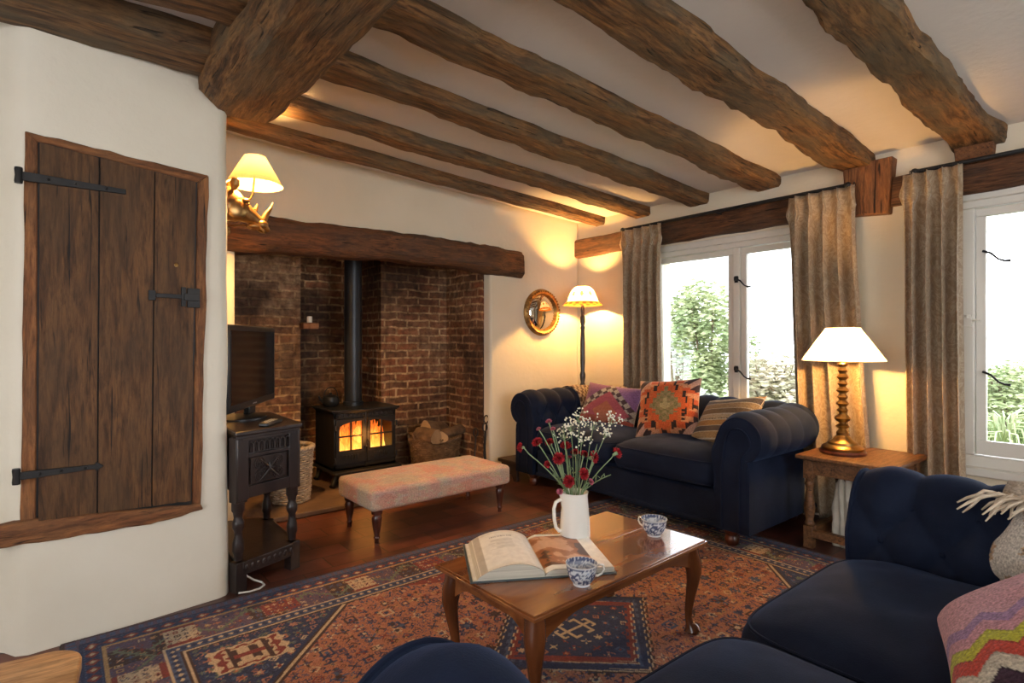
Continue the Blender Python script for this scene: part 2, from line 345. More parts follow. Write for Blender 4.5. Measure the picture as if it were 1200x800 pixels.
# inner brick chamber, each face a slab with wobbly surface
def slab(name, p0, p1, z0, z1, nrm, mat, amp=.008, step=.06, thick=.08):
    L_ = math.dist(p0, p1); nu = max(2, int(L_ / step)); nv = max(2, int((z1 - z0) / step)); bb = MB()
    def f(u, v):
        x = p0[0] + (p1[0] - p0[0]) * u; y = p0[1] + (p1[1] - p0[1]) * u; z = z0 + (z1 - z0) * v
        d = fbm((x, y, z), 2.2) * amp * (0 if u in (0, 1) else 1); return (x + nrm[0] * d, y + nrm[1] * d, z)
    bb.grid(f, nu, nv)
    def g(u, v):
        x = p0[0] + (p1[0] - p0[0]) * u - nrm[0] * thick; y = p0[1] + (p1[1] - p0[1]) * u - nrm[1] * thick; return (x, y, z0 + (z1 - z0) * v)
    bb.grid(g, 1, 1)
    return struct(bb.obj(name, mat))
BT = 2.24
slab('wall_chimney_left', (.82, FY + .10), (.82, 4.34), 0, BT, (1, 0), M['brick_yz'])
slab('wall_chimney_pier_left', (.82, 4.34), (1.43, 4.34), 0, BT, (0, -1), M['brick_lime'])
slab('wall_recess_left', (1.43, 4.34), (1.43, 4.74), 0, BT, (1, 0), M['brick_yz'])
slab('wall_recess_back', (1.43, 4.74), (2.10, 4.74), 0, BT, (0, -1), M['brick_xz'])
slab('wall_recess_right', (2.10, 4.34), (2.10, 4.74), 0, BT, (-1, 0), M['brick_yz'])
slab('wall_chimney_pier_right', (2.10, 4.34), (2.75, 4.34), 0, BT, (0, -1), M['brick_xz'])
slab('wall_chimney_right', (2.75, FY + .10), (2.75, 4.34), 0, BT, (-1, 0), M['brick_yz'])
b = MB(); b.box(.75, 2.82, FY + .1, 4.85, 2.2, 2.25); struct(b.obj('ceiling_chimney', M['soot'], smooth=0))
# projecting wall with the cupboard door: lumpy plaster following a bent plan line, wrapped round the corner
plan = [(-2.7, 2.95), (-1.2, 2.86), (-.42, 2.80), (-.21, 2.765), (-.155, 2.70), (-.125, 2.645), (-.09, 2.631), (.10, 2.645), (.30, 2.664), (.46, 2.680), (.53, 2.687), (.562, 2.70), (.577, 2.73), (.58, 2.80), (.58, 3.2), (.58, 3.72)]
def resample(pl, step):
    out = [Vector((p[0], p[1])) for p in pl[:1]]
    for a, c in zip(pl, pl[1:]):
        L_ = math.dist(a, c); n = max(1, int(L_ / step))
        for k in range(1, n + 1): out.append(Vector((a[0] + (c[0] - a[0]) * k / n, a[1] + (c[1] - a[1]) * k / n)))
    return out
pr = resample(plan, .05); b = MB(); NV = 46
def fw(u, v):
    i = round(u * (len(pr) - 1)); p = pr[i]; q = pr[min(i + 1, len(pr) - 1)] - pr[max(i - 1, 0)]; n = Vector((q.y, -q.x)).normalized()
    z = v * CEIL; d = fbm((p.x, p.y, z), 1.6, 3) * .008 + fbm((p.x, p.y, z), 6, 5) * .002
    k = 1.0
    if -.16 < p.x < .5 and p.y < 2.72: k = .25 if .42 < z < 1.9 else 1
    foot = .018 * math.exp(-z / .12)
    return (p.x + n.x * (d * k + foot * .3), p.y + n.y * (d * k + foot * .3), z)
b.grid(fw, len(pr) - 1, NV); struct(b.obj('wall_cupboard', M['plaster_cold'], smooth=60))
# walls behind the camera, each with an opening added for its fill panel
b = MB(); b.box(-2.7, -.30, -2.6, -2.5, 0, CEIL); b.box(2.1, 4.1, -2.6, -2.5, 0, CEIL); b.box(-.3, 2.1, -2.6, -2.5, 0, .55); b.box(-.3, 2.1, -2.6, -2.5, 2.1, CEIL)
struct(b.obj('wall_front', M['plaster'], smooth=0))
b = MB(); b.box(-2.7, -2.6, -2.6, -.9, 0, CEIL); b.box(-2.7, -2.6, 1.1, 3.0, 0, CEIL); b.box(-2.7, -2.6, -.9, 1.1, 0, .55); b.box(-2.7, -2.6, -.9, 1.1, 2.1, CEIL)
struct(b.obj('wall_left', M['plaster'], smooth=0))

# ------------------------------------------------------------------ hewn timbers
def timber(name, p0, p1, w_, h_, mat, seed, amp=.018, cham=.02, parent=None, roll=0, taper=1.0, step=.045, bow=0.0):
    """rough beam from p0 to p1 (centre line), local X along its length"""
    p0, p1 = Vector(p0), Vector(p1); L_ = (p1 - p0).length; n = max(4, int(L_ / step)); bb = MB(); K = []
    hw, hh = w_ / 2, h_ / 2
    m = 5
    def side(a, c, e, f):
        for k in range(m): t = k / m; K.append((a + (e - a) * t, c + (f - c) * t))
    c = cham
    side(-hw, -hh + c, -hw, hh - c); side(-hw, hh - c, -hw + c, hh); side(-hw + c, hh, hw - c, hh); side(hw - c, hh, hw, hh - c)
    side(hw, hh - c, hw, -hh + c); side(hw, -hh + c, hw - c, -hh); side(hw - c, -hh, -hw + c, -hh); side(-hw + c, -hh, -hw, -hh + c)
    nk = len(K); vs = []; fs = []
    for i in range(n + 1):
        t = i / n; x = L_ * t; s = 1 + (taper - 1) * t
        wl = fbm((x, 0, 0), 1.7, seed) * amp * 1.2; wr = fbm((x, 5, 0), 1.7, seed) * amp * 1.2; wb = fbm((x, 9, 0), 1.3, seed) * amp
        for (y, z) in K:
            cn = (abs(y) / hw * abs(z) / hh) ** 3; d = fbm((x, y, z), 5, seed) * amp * (.35 + .25 * cn) + fbm((x * .6, y, z), 22, seed) * amp * (.16 + .35 * cn)
            yy = y * s + (wl if y < 0 else -wr) * (abs(y) / hw); zz = z * s + (wb * (-z / hh) if z < 0 else 0) + bow * math.sin(PI * t)
            rr = math.hypot(y, z); vs.append((x, yy + d * y / rr, zz + d * z / rr))
    for i in range(n):
        for k in range(nk): l = (k + 1) % nk; fs.append((i * nk + k, i * nk + l, (i + 1) * nk + l, (i + 1) * nk + k))
    fs += [tuple(range(nk)), tuple(reversed(range(n * nk, (n + 1) * nk)))]
    bb.add(vs, fs); o = bb.obj(name, mat, parent, smooth=38)
    d = (p1 - p0).normalized(); q = d.to_track_quat('X', 'Z'); o.rotation_mode = 'QUATERNION'
    from mathutils import Quaternion
    o.rotation_quaternion = q @ Quaternion((1, 0, 0), roll); o.location = p0; return o
joists = [  # near edge y, far edge y, x start, amp, label
    (3.325, 3.44, .60, .012, 'slim rough oak ceiling beam nearest to the fireplace wall'),
    (2.855, 3.00, .79, .016, 'rough oak ceiling beam second from the fireplace wall'),
    (2.30, 2.48, .79, .020, 'rough oak ceiling beam third from the fireplace wall, ending over the left curtain'),
    (1.765, 1.955, .79, .022, 'rough oak ceiling beam fourth from the fireplace wall, ending over the left window'),
    (1.185, 1.395, .79, .026, 'broad rough oak ceiling beam that meets the slanting wooden block between the windows'),
    (.635, .845, .79, .028, 'broad rough oak ceiling beam at the right, ending above the right curtain')]
JG = 'ceiling beams running to the window wall'
for i, (y0, y1, x0, am, lab) in enumerate(joists):
    hj = .115
    tag(timber('ceiling_beam', (x0, (y0 + y1) / 2, ceil_z(x0) - hj / 2 + .046), (WX - .005, (y0 + y1) / 2, ceil_z(WX) - hj / 2 + .046), y1 - y0, hj, M['oak'], 3.1 * i + 1, am, .014), lab, 'beam', JG)
for i, (y0, y1, lab) in enumerate([(2.40, 2.66, 'rough oak ceiling beam running along the top of the wall with the plank door'), (1.97, 2.19, 'rough oak ceiling beam left of the great crossbeam, nearer the camera than the one above the plank door'), (1.52, 1.74, 'rough oak ceiling beam behind the great crossbeam, out to the left overhead')]):
    tag(timber('ceiling_beam', (-2.55, (y0 + y1) / 2, 2.30), (.50, (y0 + y1) / 2, 2.30), y1 - y0, .13, M['oak'], 31 + 3.3 * i, .018, .016), lab, 'beam', 'ceiling beams left of the crossbeam')
tag(timber('crossbeam', (.645, -2.45, 2.26), (.645, 2.74, 2.26), .35, .28, M['oak'], 57, .022, .07), 'massive hewn oak crossbeam jutting towards the camera from the corner of the door wall', 'beam')
tag(timber('mantel_beam', (.60, 3.71, 1.785), (3.07, 3.71, 1.785), .22, .205, M['oak_dark'], 71, .030, .035, bow=.02), 'long dark oak mantel beam over the brick fireplace', 'mantel')
tag(timber('wall_beam', (WX - .015, 3.70, 1.985), (WX - .015, -2.4, 2.0), .07, .17, M['oak_dark'], 81, .012, .015), 'long dark timber set in the wall above both windows', 'beam')
b = MB(); b.prism([(1.345, 1.885), (1.12, 1.865), (1.095, 2.19), (1.36, 2.19)], 'x', WX - .075, WX + .01); tag(upgrain(b.obj('wooden_block', M['oak_red'], bevel=.008, seg=3)), 'slanting reddish wooden block under a ceiling beam between the two windows', 'timber block')
b = MB(); b.prism([(.66, 2.06), (.81, 2.06), (.82, 2.18), (.65, 2.18)], 'x', WX - .065, WX + .01); tag(b.obj('wooden_block', M['oak_red'], bevel=.006, seg=3), 'small reddish wooden block under the rightmost ceiling beam above the right curtain', 'timber block')

# ------------------------------------------------------------------ cupboard door in the projecting wall
d1 = struct(bpy.data.objects.new('door_1', None)); COL.objects.link(d1)
def wy(x): return 2.638 + .090 * x
def quad(bb, pts, y_off, th):
    """front-facing plate through (x, z) points just in front of the wall"""
    n = len(pts); vs = [(x, wy(x) - y_off, z) for x, z in pts] + [(x, wy(x) - y_off + th, z) for x, z in pts]
    bb.add(vs, [tuple(range(n)), tuple(reversed(range(n, 2 * n)))] + [(i, (i + 1) % n, (i + 1) % n + n, i + n) for i in range(n)])
def lerp(a, c, t): return a + (c - a) * t
def wob(a, c, n, amp, seed):
    return [(lerp(a[0], c[0], k / n) + fbm((k * .7, seed, 0), 1) * amp, lerp(a[1], c[1], k / n) + fbm((k * .7, seed, 9), 1) * amp) for k in range(n + 1)]
TLo, TRo, BRo, BLo = (-.100, 1.868), (.492, 1.832), (.462, .40), (-.112, .43)
TLi, TRi, BRi, BLi = (-.065, 1.838), (.448, 1.795), (.428, .415), (-.070, .47)
b = MB(); quad(b, wob(TLo, TRo, 12, .006, 1) + wob(TRi, TLi, 12, .004, 2), .012, .03); b.obj('head_rail', M['oak_red'], d1, bevel=.004)
b = MB(); quad(b, wob(TLo, BLo, 16, .006, 3)[::-1] + wob(TLi, BLi, 16, .003, 4), .012, .03); upgrain(b.obj('jamb', M['oak_red'], d1, bevel=.004))
b = MB(); quad(b, wob(TRo, BRo, 16, .008, 5) + wob(BRi, TRi, 16, .003, 6), .012, .03); upgrain(b.obj('jamb', M['oak_red'], d1, bevel=.004))
b = MB(); quad(b, wob((-.23, .475), (-.07, .488), 5, .003, 7) + wob((-.06, .485), (.455, .432), 12, .006, 8) + wob((.47, .405), (.30, .385), 4, .006, 9) + wob((.28, .385), (-.23, .405), 12, .010, 10), .020, .05)
b.obj('sill', M['oak_red'], d1, bevel=.006)
b = MB(); quad(b, [(-.085, 1.845), (.465, 1.80), (.445, .42), (-.085, .46)], .008, .012); b.obj('gap_shade_sheet', M['iron'], d1)  # added dark sheet, stands in for the shade in the gaps around the planks
cuts = [(-.062, -.066), (.113, .106), (.292, .282), (.442, .424)]
for k in range(3):
    (a0, a1), (c0, c1) = cuts[k], cuts[k + 1]; g = .0025
    zt = lambda x: lerp(1.832, 1.790, (x + .06) / .5)
    zb = lambda x: lerp(.478, .452, (x + .06) / .5)
    pts = wob((a0 + g, zt(a0)), (c0 - g, zt(c0)), 4, .001, 20 + k) + wob((c0 - g, zt(c0) - .01), (c1 - g, zb(c1)), 14, .0012, 24 + k) + wob((c1 - g, zb(c1)), (a1 + g, zb(a1)), 6, .007, 28 + k) + wob((a1 + g, zb(a1) + .01), (a0 + g, zt(a0) - .01), 14, .0012, 32 + k)
    b = MB(); quad(b, pts, .024 + .003 * (k % 2), .02); o = b.obj('plank', M['door_oak'], d1, bevel=.0025)
    # grain runs up the plank: the material's local X is the length, so the mesh is turned
    R = Matrix.Rotation(PI / 2, 4, 'Y'); o.data.transform(R); o.matrix_local = R.inverted()
def strap(x0, x1, z, hh, tip=True):
    bb = MB(); th = .034
    pts = [(x0, z - hh), (x0 + .02, z - hh * 1.15), (x1 - .05, z - hh * .75), (x1 - .02, z - hh * .7)] + ([(x1 - .015, z - hh * 1.4), (x1 + .008, z), (x1 - .015, z + hh * 1.4)] if tip else [(x1, z - hh * .7), (x1, z + hh * .7)]) + [(x1 - .02, z + hh * .7), (x1 - .05, z + hh * .75), (x0 + .02, z + hh * 1.15), (x0, z + hh)]
    quad(bb, pts, th, .010); h = bb.obj('hinge', M['iron'], d1, bevel=.001)
    b2 = MB(); b2.lathe([(.011, -.028), (.012, -.02), (.010, 0), (.012, .02), (.011, .028)], (x0 - .004, wy(x0) - .032, z), 10)
    for q in (.25, .5, .8): b2.ball((lerp(x0, x1, q), wy(lerp(x0, x1, q)) - .036, z), .005, 6)
    b2.obj('hinge_pin', M['iron'], h)
strap(-.112, .196, 1.702, .014, False); strap(-.118, .118, .648, .012)
b = MB(); quad(b, [(.270, 1.285), (.295, 1.285), (.295, 1.325), (.270, 1.325)], .034, .01); quad(b, [(.295, 1.298), (.385, 1.296), (.385, 1.314), (.295, 1.314)], .036, .008)
quad(b, [(.385, 1.265), (.402, 1.265), (.402, 1.345), (.385, 1.345)], .036, .014); quad(b, [(.408, 1.262), (.455, 1.262), (.455, 1.342), (.408, 1.342)], .034, .012); quad(b, [(.395, 1.290), (.45, 1.290), (.45, 1.318), (.395, 1.318)], .044, .012)
b.obj('latch', M['iron'], d1, bevel=.001)
b = MB(); b.lathe([(.008, 0), (.008, .004), (.003, .005), (.003, .012), (.006, .014), (.004, .018), (.0, .019)], (0, 0, 0), 10, Matrix.Translation((.368, wy(.368) - .025, 1.435)) @ Matrix.Rotation(PI / 2, 4, 'X')); b.obj('knob', M['brass'], d1)

# ------------------------------------------------------------------ windows
def window(name, Y0, Y1, Z0, Z1, mulls, seed=0):
    """painted casement window in the opening; x from WX-.01 to WX+.07"""
    W = struct(bpy.data.objects.new(name, None)); COL.objects.link(W)
    xf, xb = WX + .012, WX + .09; fr = .055; b = MB()
    b.box(xf, xb, Y0, Y1, Z0, Z0 + .07); b.box(xf, xb, Y0, Y1, Z1 - .05, Z1)
    b.box(xf, xb, Y0, Y0 + fr, Z0 + .07, Z1 - .05); b.box(xf, xb, Y1 - fr, Y1, Z0 + .07, Z1 - .05)
    for m in mulls: b.box(xf, xb, m - .025, m + .025, Z0 + .07, Z1 - .05)
    b.box(xf - .028, xf + .002, Y0 - .03, Y1 + .03, Z1 - .012, Z1 + .035)
    b.obj('window_frame', M['white_paint'], W, bevel=.006)
    b = MB(); b.box(WX - .035, xf + .02, Y0 - .04, Y1 + .04, Z0 - .035, Z0 + .012); b.obj('window_sill', M['white_paint'], W, bevel=.008)
    edges = [Y0 + fr] + [v for m in mulls for v in (m - .025, m + .025)] + [Y1 - fr]
    for k in range(0, len(edges), 2):
        a, c = edges[k] + .003, edges[k + 1] - .003; z0, z1 = Z0 + .075, Z1 - .055; s = .042; x0, x1 = WX + .028, WX + .068
        ob = MB(); ob.box(x0, x1, a, c, z0, z0 + .075); ob.box(x0, x1, a, c, z1 - s, z1); ob.box(x0, x1, a, a + s, z0 + .075, z1 - s); ob.box(x0, x1, c - s, c, z0 + .075, z1 - s)
        cs = ob.obj('casement', M['white_paint'], W, bevel=.004)
        g = MB(); g.box(x0 + .018, x0 + .022, a + s - .004, c - s + .004, z0 + .071, z1 - s + .004); g.obj('window_pane', M['glass'], cs, smooth=0)
    return W
win1 = window('window_1', W1[0], W1[1], W1[2], W1[3], [2.10])
win2 = window('window_2', W2[0], W2[1], W2[2], W2[3], [0.0])
def casement_latch(W, y, z, s=-1, plate=True):
    b = MB(); x = WX + .022
    if plate:
        x = WX + .001
        b.box(x, x + .012, y - .012, y + .012, z - .024, z + .024)
        b.box(x - .012, x, y - .022, y + .010, z - .010, z + .018)
    b.tube([(x - .014, y + s * .01, z), (x - .022, y + s * .045, z - .015), (x - .02, y + s * .075, z - .05), (x - .022, y + s * .10, z - .062), (x - .024, y + s * .125, z - .064)], [.007, .006, .005, .006, .008], 8)
    b.obj('window_latch', M['cast'], W, bevel=.002)
casement_latch(win1, 2.095, 1.57); casement_latch(win1, 2.095, .92)
casement_latch(win2, .72, 1.60, -1, False); casement_latch(win2, .72, .96, -1, False)
b = MB(); b.box(WX - .006, WX + .03, .755, .79, 1.20, 1.265); b.tube([(WX - .01, .75, 1.232), (WX - .02, .73, 1.232), (WX - .02, .715, 1.226)], .006, 8); b.ball((WX - .01, .772, 1.255), .01, 8); b.obj('window_catch', M['white_paint'], win2, bevel=.003)

# ------------------------------------------------------------------ garden outside
gl = MB()
def fg(u, v):
    x = 4.1 + 18 * u; y = -6 + 22 * v; return (x, y, -.25 + .12 * fbm((x, y, 0), .5))
gl.grid(fg, 30, 36); tag(gl.obj('lawn', M['lawn']), 'pale sunlit lawn outside the windows', 'lawn', kind='stuff')
def bush(name, loc, r, n, mat, lab, group=None, leaf=.06, seed=0):
    rd = random.Random(seed); t = thing(name, lab, 'bush', (loc[0], loc[1], -.25), 0, group); b = MB()
    lobes = [(rd.uniform(-.5, .5) * r[0], rd.uniform(-.5, .5) * r[1], r[2] * rd.uniform(.25, 1.0), rd.uniform(.30, .5)) for _ in range(12)]
    for _ in range(n):
        lx, ly, lz, lr = rd.choice(lobes); d = Vector((rd.gauss(0, 1), rd.gauss(0, 1), rd.gauss(0, 1))).normalized() * rd.uniform(.55, 1.05)
        c = Vector((lx + d.x * lr * r[0], ly + d.y * lr * r[1], max(.03, lz * .85 + d.z * lr * r[2] * .6)))
        R = Matrix.Rotation(rd.uniform(0, 6.3), 4, 'Z') @ Matrix.Rotation(rd.uniform(0, 3.1), 4, 'X'); s = leaf * rd.uniform(.6, 1.3)
        b.add([(-s, 0, 0), (0, -s * .45, s * .12), (s, 0, 0), (0, s * .45, s * .12)], [(0, 1, 2, 3)], Matrix.Translation(c) @ R)
    b.obj('foliage', mat, t, smooth=0); b = MB()
    for k in range(6):
        a = rd.uniform(0, 6.3); b.tube([(rd.uniform(-.08, .08), rd.uniform(-.08, .08), 0), (math.cos(a) * r[0] * .25, math.sin(a) * r[1] * .25, r[2] * .45), (math.cos(a) * r[0] * .5, math.sin(a) * r[1] * .5, r[2] * .9)], [.035, .02, .008], 6)
    b.obj('branches', M['bark'], t); return t
def pos(px, t): p = at(px, 400, t); return (p.x, p.y)
bush('garden_bush', pos(832, 9.0), (.75, .75, 2.3), 7000, M['leaf'], 'tall green bush seen through the middle of the left window', None, .05, 1)
bush('garden_bush', pos(792, 11.5), (.7, .7, 2.5), 3500, M['leaf_pale'], 'tall pale hazy bush at the left side of the left window', None, .05, 2)
bush('garden_bush', pos(805, 7.6), (.5, .5, .75), 3000, M['leaf_pale'], 'low rounded grey-green shrub in front of the tall bushes', None, .035, 3)
bush('garden_bush', pos(905, 8.4), (1.1, .9, 1.15), 5000, M['leaf_brown'], 'straggly brownish hedge at the right of the left window', None, .05, 4)
bush('garden_bush', pos(1030, 8.6), (1.4, 1.2, 1.3), 3000, M['leaf_brown'], 'straggly hedge outside between the two windows', None, .05, 8)
bush('garden_bush', pos(1185, 9.0), (1.1, .8, 1.0), 5000, M['leaf'], 'green hedge seen through the upper part of the right window', None, .05, 5)
sp = thing('spiky_plant', 'spiky long-leaved plant just outside the right window', 'plant', (pos(1178, 5.6)[0], pos(1178, 5.6)[1], -.2)); b = MB(); rd = random.Random(5)
for k in range(160):
    a = rd.uniform(0, 6.3); l = rd.uniform(.4, .75); h = rd.uniform(.3, .75); pts = [(rd.uniform(-.08, .08), rd.uniform(-.08, .08), 0), (math.cos(a) * l * .35, math.sin(a) * l * .35, h * .8), (math.cos(a) * l * .75, math.sin(a) * l * .75, h * .85), (math.cos(a) * l, math.sin(a) * l, h * .55)]
    b.tube(pts, [.012, .011, .008, .002], 4)
b.obj('leaves', M['leaf'], sp)

# ------------------------------------------------------------------ curtain poles and curtains
PX, PZ = WX - .11, 2.062
for (ya, yb, lab, f0, f1) in ((1.335, 3.03, 'long thin black curtain pole over the left window', True, True), (-1.0, .965, 'thin black curtain pole with ball end over the right window', False, True)):
    t = thing('curtain_pole', lab, 'curtain pole', (PX, ya, PZ)); L_ = yb - ya
    b = MB(); b.tube([(0, 0, 0), (0, L_, 0)], .0115, 10); b.obj('rod', M['cast'], t)
    for f, yy, s in ((f0, 0, -1), (f1, L_, 1)):
        if f: b = MB(); b.ball((0, yy + s * .016, 0), .019, 10); b.tube([(0, yy - s * .004, 0), (0, yy + s * .004, 0)], .013, 10); b.obj('finial', M['cast'], t)
    for yy in (.10, L_ / 2, L_ - .10):
        b = MB(); b.tube([(0, yy, -.011), (.06, yy, -.011), (.082, yy, -.011)], .006, 8); b.box(.068, .082, yy - .014, yy + .014, -.04, .02); b.obj('bracket', M['cast'], t, bevel=.002)
def curtain(y0t, y1t, y0b, y1b, lab, folds, seed, zb=.04, kick=0.0):
    t = thing('curtain', lab, 'curtain', (PX - .012, (y0t + y1t) / 2, 0), 0, 'patterned lined curtains'); yc = (y0t + y1t) / 2; b = MB()
    NU, NVv = folds * 22, 70; zt = PZ - .014
    def f(u, v, off=0):
        z = zt + (zb - zt) * v; e = min(1, v * 1.0); q = e ** 1.3
        yl = lerp(y0t, y0b, q); yr = lerp(y1t, y1b, q)
        ph = 2 * PI * folds * u + .5 * math.sin(3 * u + seed)
        pinch = math.exp(-((v - .055) / .022) ** 2)
        amp = .018 + .032 * min(1, v / .25) + .006 * math.sin(seed + 7 * u)
        wave = math.sin(ph); shape = math.copysign(abs(wave) ** .8, wave)
        trip = .006 * math.sin(ph * 3) * max(0, 1 - v / .16)
        x = -(shape * amp * (1 - .7 * pinch)) + trip
        dy = .012 * math.cos(ph) * (1 + 1.6 * pinch) * (0 if u in (0, 1) else 1) + .012 * fbm((u * 3, v * 2, seed), 1) * v
        x += .010 * fbm((u * 4, v * 3, seed + 4), 1) * v
        return (x - .018 + off, lerp(yl, yr, u) + dy - yc, z)
    b.grid(lambda u, v: f(u, v), NU, NVv); b.obj('curtain_fabric', M['damask'], t, thick=.003, smooth=180)
    b = MB(); b.grid(lambda u, v: f(.01 + .98 * u, .03 + .965 * v, .012), NU // 2, NVv // 2); b.obj('lining', M['lining'], t, smooth=180)['label'] = 'plain cream lining'
    for k in range(folds * 2):
        u = (k + .5) / (folds * 2); p = f(u, 0.0); b = MB()
        b.tube([(.012 + .013 * math.cos(a), p[1], PZ + .013 * math.sin(a) - .003) for a in [2 * PI * i / 14 for i in range(14)]], .002, 6, True); b.obj('ring', M['cast'], t)
curtain(2.635, 3.035, 2.59, 3.02, 'patterned taupe curtain at the left end of the left window', 5, 1)
curtain(1.268, 1.655, 1.14, 1.60, 'patterned curtain behind the table lamp, right side of the left window', 5, 2)
curtain(.762, 1.02, .745, 1.005, 'patterned curtain at the left side of the right window', 4, 3)
curtain(-.95, -.70, -.98, -.70, 'patterned curtain at the far right end of the right window', 4, 4)

# ------------------------------------------------------------------ hearth and stove
t = thing('hearth', 'worn low stone hearth on the fireplace floor', 'hearth', (1.78, 3.6, 0)); b = MB()
def fh(u, v):
    x = -.955 + 1.915 * u; y = lerp(-.02, 1.12, v) if True else 0
    if v == 0: y += .012 * fbm((x, 0, 0), 5)
    return (x, y, .04 + .004 * fbm((x, y, 0), 4))
b.grid(fh, 40, 24); b.box(-.955, .96, 0.0, 1.12, .001, .034); b.obj('hearth_slab', M['hearth'], t)
b = MB(); b.box(-.955, .96, -.035, .005, 0.0, .038); b.obj('kerb', M['hearth'], t, bevel=.01)

st = thing('wood_burning_stove', 'black cast-iron wood-burning stove with two arched glass doors', 'stove', (1.81, 4.0, .045))
SW, SD, z0, z1 = .25, .385, .115, .55
b = MB()  # hollow body
b.box(-SW, -SW + .02, 0, SD, z0, z1); b.box(SW - .02, SW, 0, SD, z0, z1); b.box(-SW, SW, SD - .02, SD, z0, z1); b.box(-SW, SW, 0, SD, z0, z0 + .02); b.box(-SW, SW, 0, SD, z1 - .02, z1)
b.box(-.008, .008, -.004, .02, z0, z1); b.box(-SW, SW, 0, .02, z1 - .055, z1); b.box(-SW, SW, 0, .02, z0, z0 + .05)
for k in range(12): x = -SW + .03 + k * .0385; b.box(x, x + .018, -.006, .002, z1 - .040, z1 - .018)
b.obj('body', M['cast'], st, bevel=.004)
b = MB(); b.box(-SW - .025, SW + .025, -.025, SD + .02, z1, z1 + .018); b.box(-SW - .012, SW + .012, -.012, SD + .01, z1 - .012, z1); b.obj('top_plate', M['cast'], st, bevel=.006)
b = MB(); b.box(-SW - .02, SW + .02, -.07, SD, z0 - .022, z0); b.obj('ash_shelf', M['cast'], st, bevel=.006)
for sx in (-1, 1):
    for yy in (.0, SD - .06):
        b = MB(); b.tube([(sx * (SW - .03), yy + .03, z0 - .02), (sx * (SW - .015), yy + .02, .06), (sx * (SW + .005), yy, .02), (sx * (SW + .02), yy - .01, 0.005)], [.03, .022, .016, .022], 10); b.obj('leg', M['cast'], st)
for sx in (-1, 1):
    # door frame with an arched opening made of a strip between outer rectangle and inner arch
    cx = sx * .122; hw = .116; zb, zt = z0 + .05, z1 - .055; iw = .090; ib = zb + .095; ish = zt - .050; b = MB(); NA = 16
    lean = .018 * -sx
    inner = [(cx - iw, ib)] + [(cx - iw, lerp(ib, ish, k / 4)) for k in range(1, 4)]
    for k in range(NA + 1):
        u = k / NA; x = cx - iw + 2 * iw * u; v_ = u if sx < 0 else 1 - u
        inner.append((x, ish + .030 * math.sin(PI * .5 * min(1, v_ * 1.3))))
    inner += [(cx + iw, lerp(ish, ib, k / 4)) for k in range(1, 5)]
    N_ = len(inner); outer = []
    for (x, z) in inner:
        dx, dz = x - cx, z - (ib + ish) / 2; k = max(abs(dx) / hw, abs(dz) / ((zt - zb) / 2 if dz > 0 else (zt - zb) / 2))
        ox, oz = x, z
        s = min(hw / abs(dx) if abs(dx) > 1e-6 else 1e9, ((zt - (ib + ish) / 2) if dz > 0 else ((ib + ish) / 2 - zb)) / abs(dz) if abs(dz) > 1e-6 else 1e9)
        outer.append((cx + dx * s, (ib + ish) / 2 + dz * s))
    vs = [(x, -.012, z) for x, z in outer] + [(x, -.012, z) for x, z in inner] + [(x, .010, z) for x, z in inner] + [(x, .010, z) for x, z in outer]
    fs = []
    for r in range(3):
        for k in range(N_): l = (k + 1) % N_; fs.append((r * N_ + k, r * N_ + l, (r + 1) * N_ + l, (r + 1) * N_ + k))
    for k in range(N_): l = (k + 1) % N_; fs.append((3 * N_ + k, 3 * N_ + l, l, k))
    b.add(vs, fs)
    b.box(cx - hw, cx + hw, -.013, .008, zb, ib - .012)
    for k in range(6): x = cx - .066 + k * .022; b.box(x, x + .012, -.019, -.012, zb + .025, zb + .062)
    dr = b.obj('door', M['cast'], st, bevel=.0015)
    b = MB(); b.box(cx - .0045, cx + .0045, -.016, .002, ib, ish + .028); b.box(cx - iw, cx + iw, -.016, .002, (ib + ish) / 2 + .008, (ib + ish) / 2 + .018); b.ball((cx, -.016, (ib + ish) / 2 + .013), .010, 8, (1, .5, 1)); b.obj('glazing_bar', M['cast'], dr)
    b = MB(); b.box(cx - iw - .004, cx + iw + .004, .0035, .0055, ib - .004, ish + .036); b.obj('pane', M['glass'], dr, smooth=0)
    for zz in (zb + .03, zt - .06):
        b = MB(); b.lathe([(.009, -.02), (.011, -.012), (.009, 0), (.011, .012), (.009, .02)], (cx + sx * (hw + .008), -.014, zz), 10); b.obj('hinge', M['cast'], dr)
    b = MB(); b.tube([(sx * .012, -.014, .30 + .02 * sx), (sx * .012, -.032, .30 + .02 * sx)], .005, 8); b.ball((sx * .012, -.037, .30 + .02 * sx), .008, 8); b.obj('knob', M['cast'], dr)
fire_m, nt, bb_, N, L = new_mat('flames')
vv = coords(nt, (1, 1, 1)); sepz = N.new('ShaderNodeSeparateXYZ'); L.new(vv, sepz.inputs[0])
mr = N.new('ShaderNodeMapRange'); mr.inputs[1].default_value = 0.16; mr.inputs[2].default_value = .46; L.new(sepz.outputs[2], mr.inputs[0])
ad = N.new('ShaderNodeMath'); ad.operation = 'ADD'; L.new(mr.outputs[0], ad.inputs[0]); sn = N.new('ShaderNodeMath'); sn.operation = 'MULTIPLY_ADD'; sn.inputs[1].default_value = 1.0; sn.inputs[2].default_value = -.5
L.new(nz(nt, coords(nt, (1, 1, .5)), 22, 4, .6, 1.0), sn.inputs[0]); L.new(sn.outputs[0], ad.inputs[1])
fc = ramp(nt, ad.outputs[0], [(.0, (1, .62, .16)), (.35, (1, .38, .05)), (.65, (.85, .16, .015)), (.95, (.32, .05, .006))])
L.new(fc, bb_.inputs['Emission Color']); bb_.inputs['Emission Strength'].default_value = 2.4; bb_.inputs['Base Color'].default_value = (.02, .01, .005, 1)
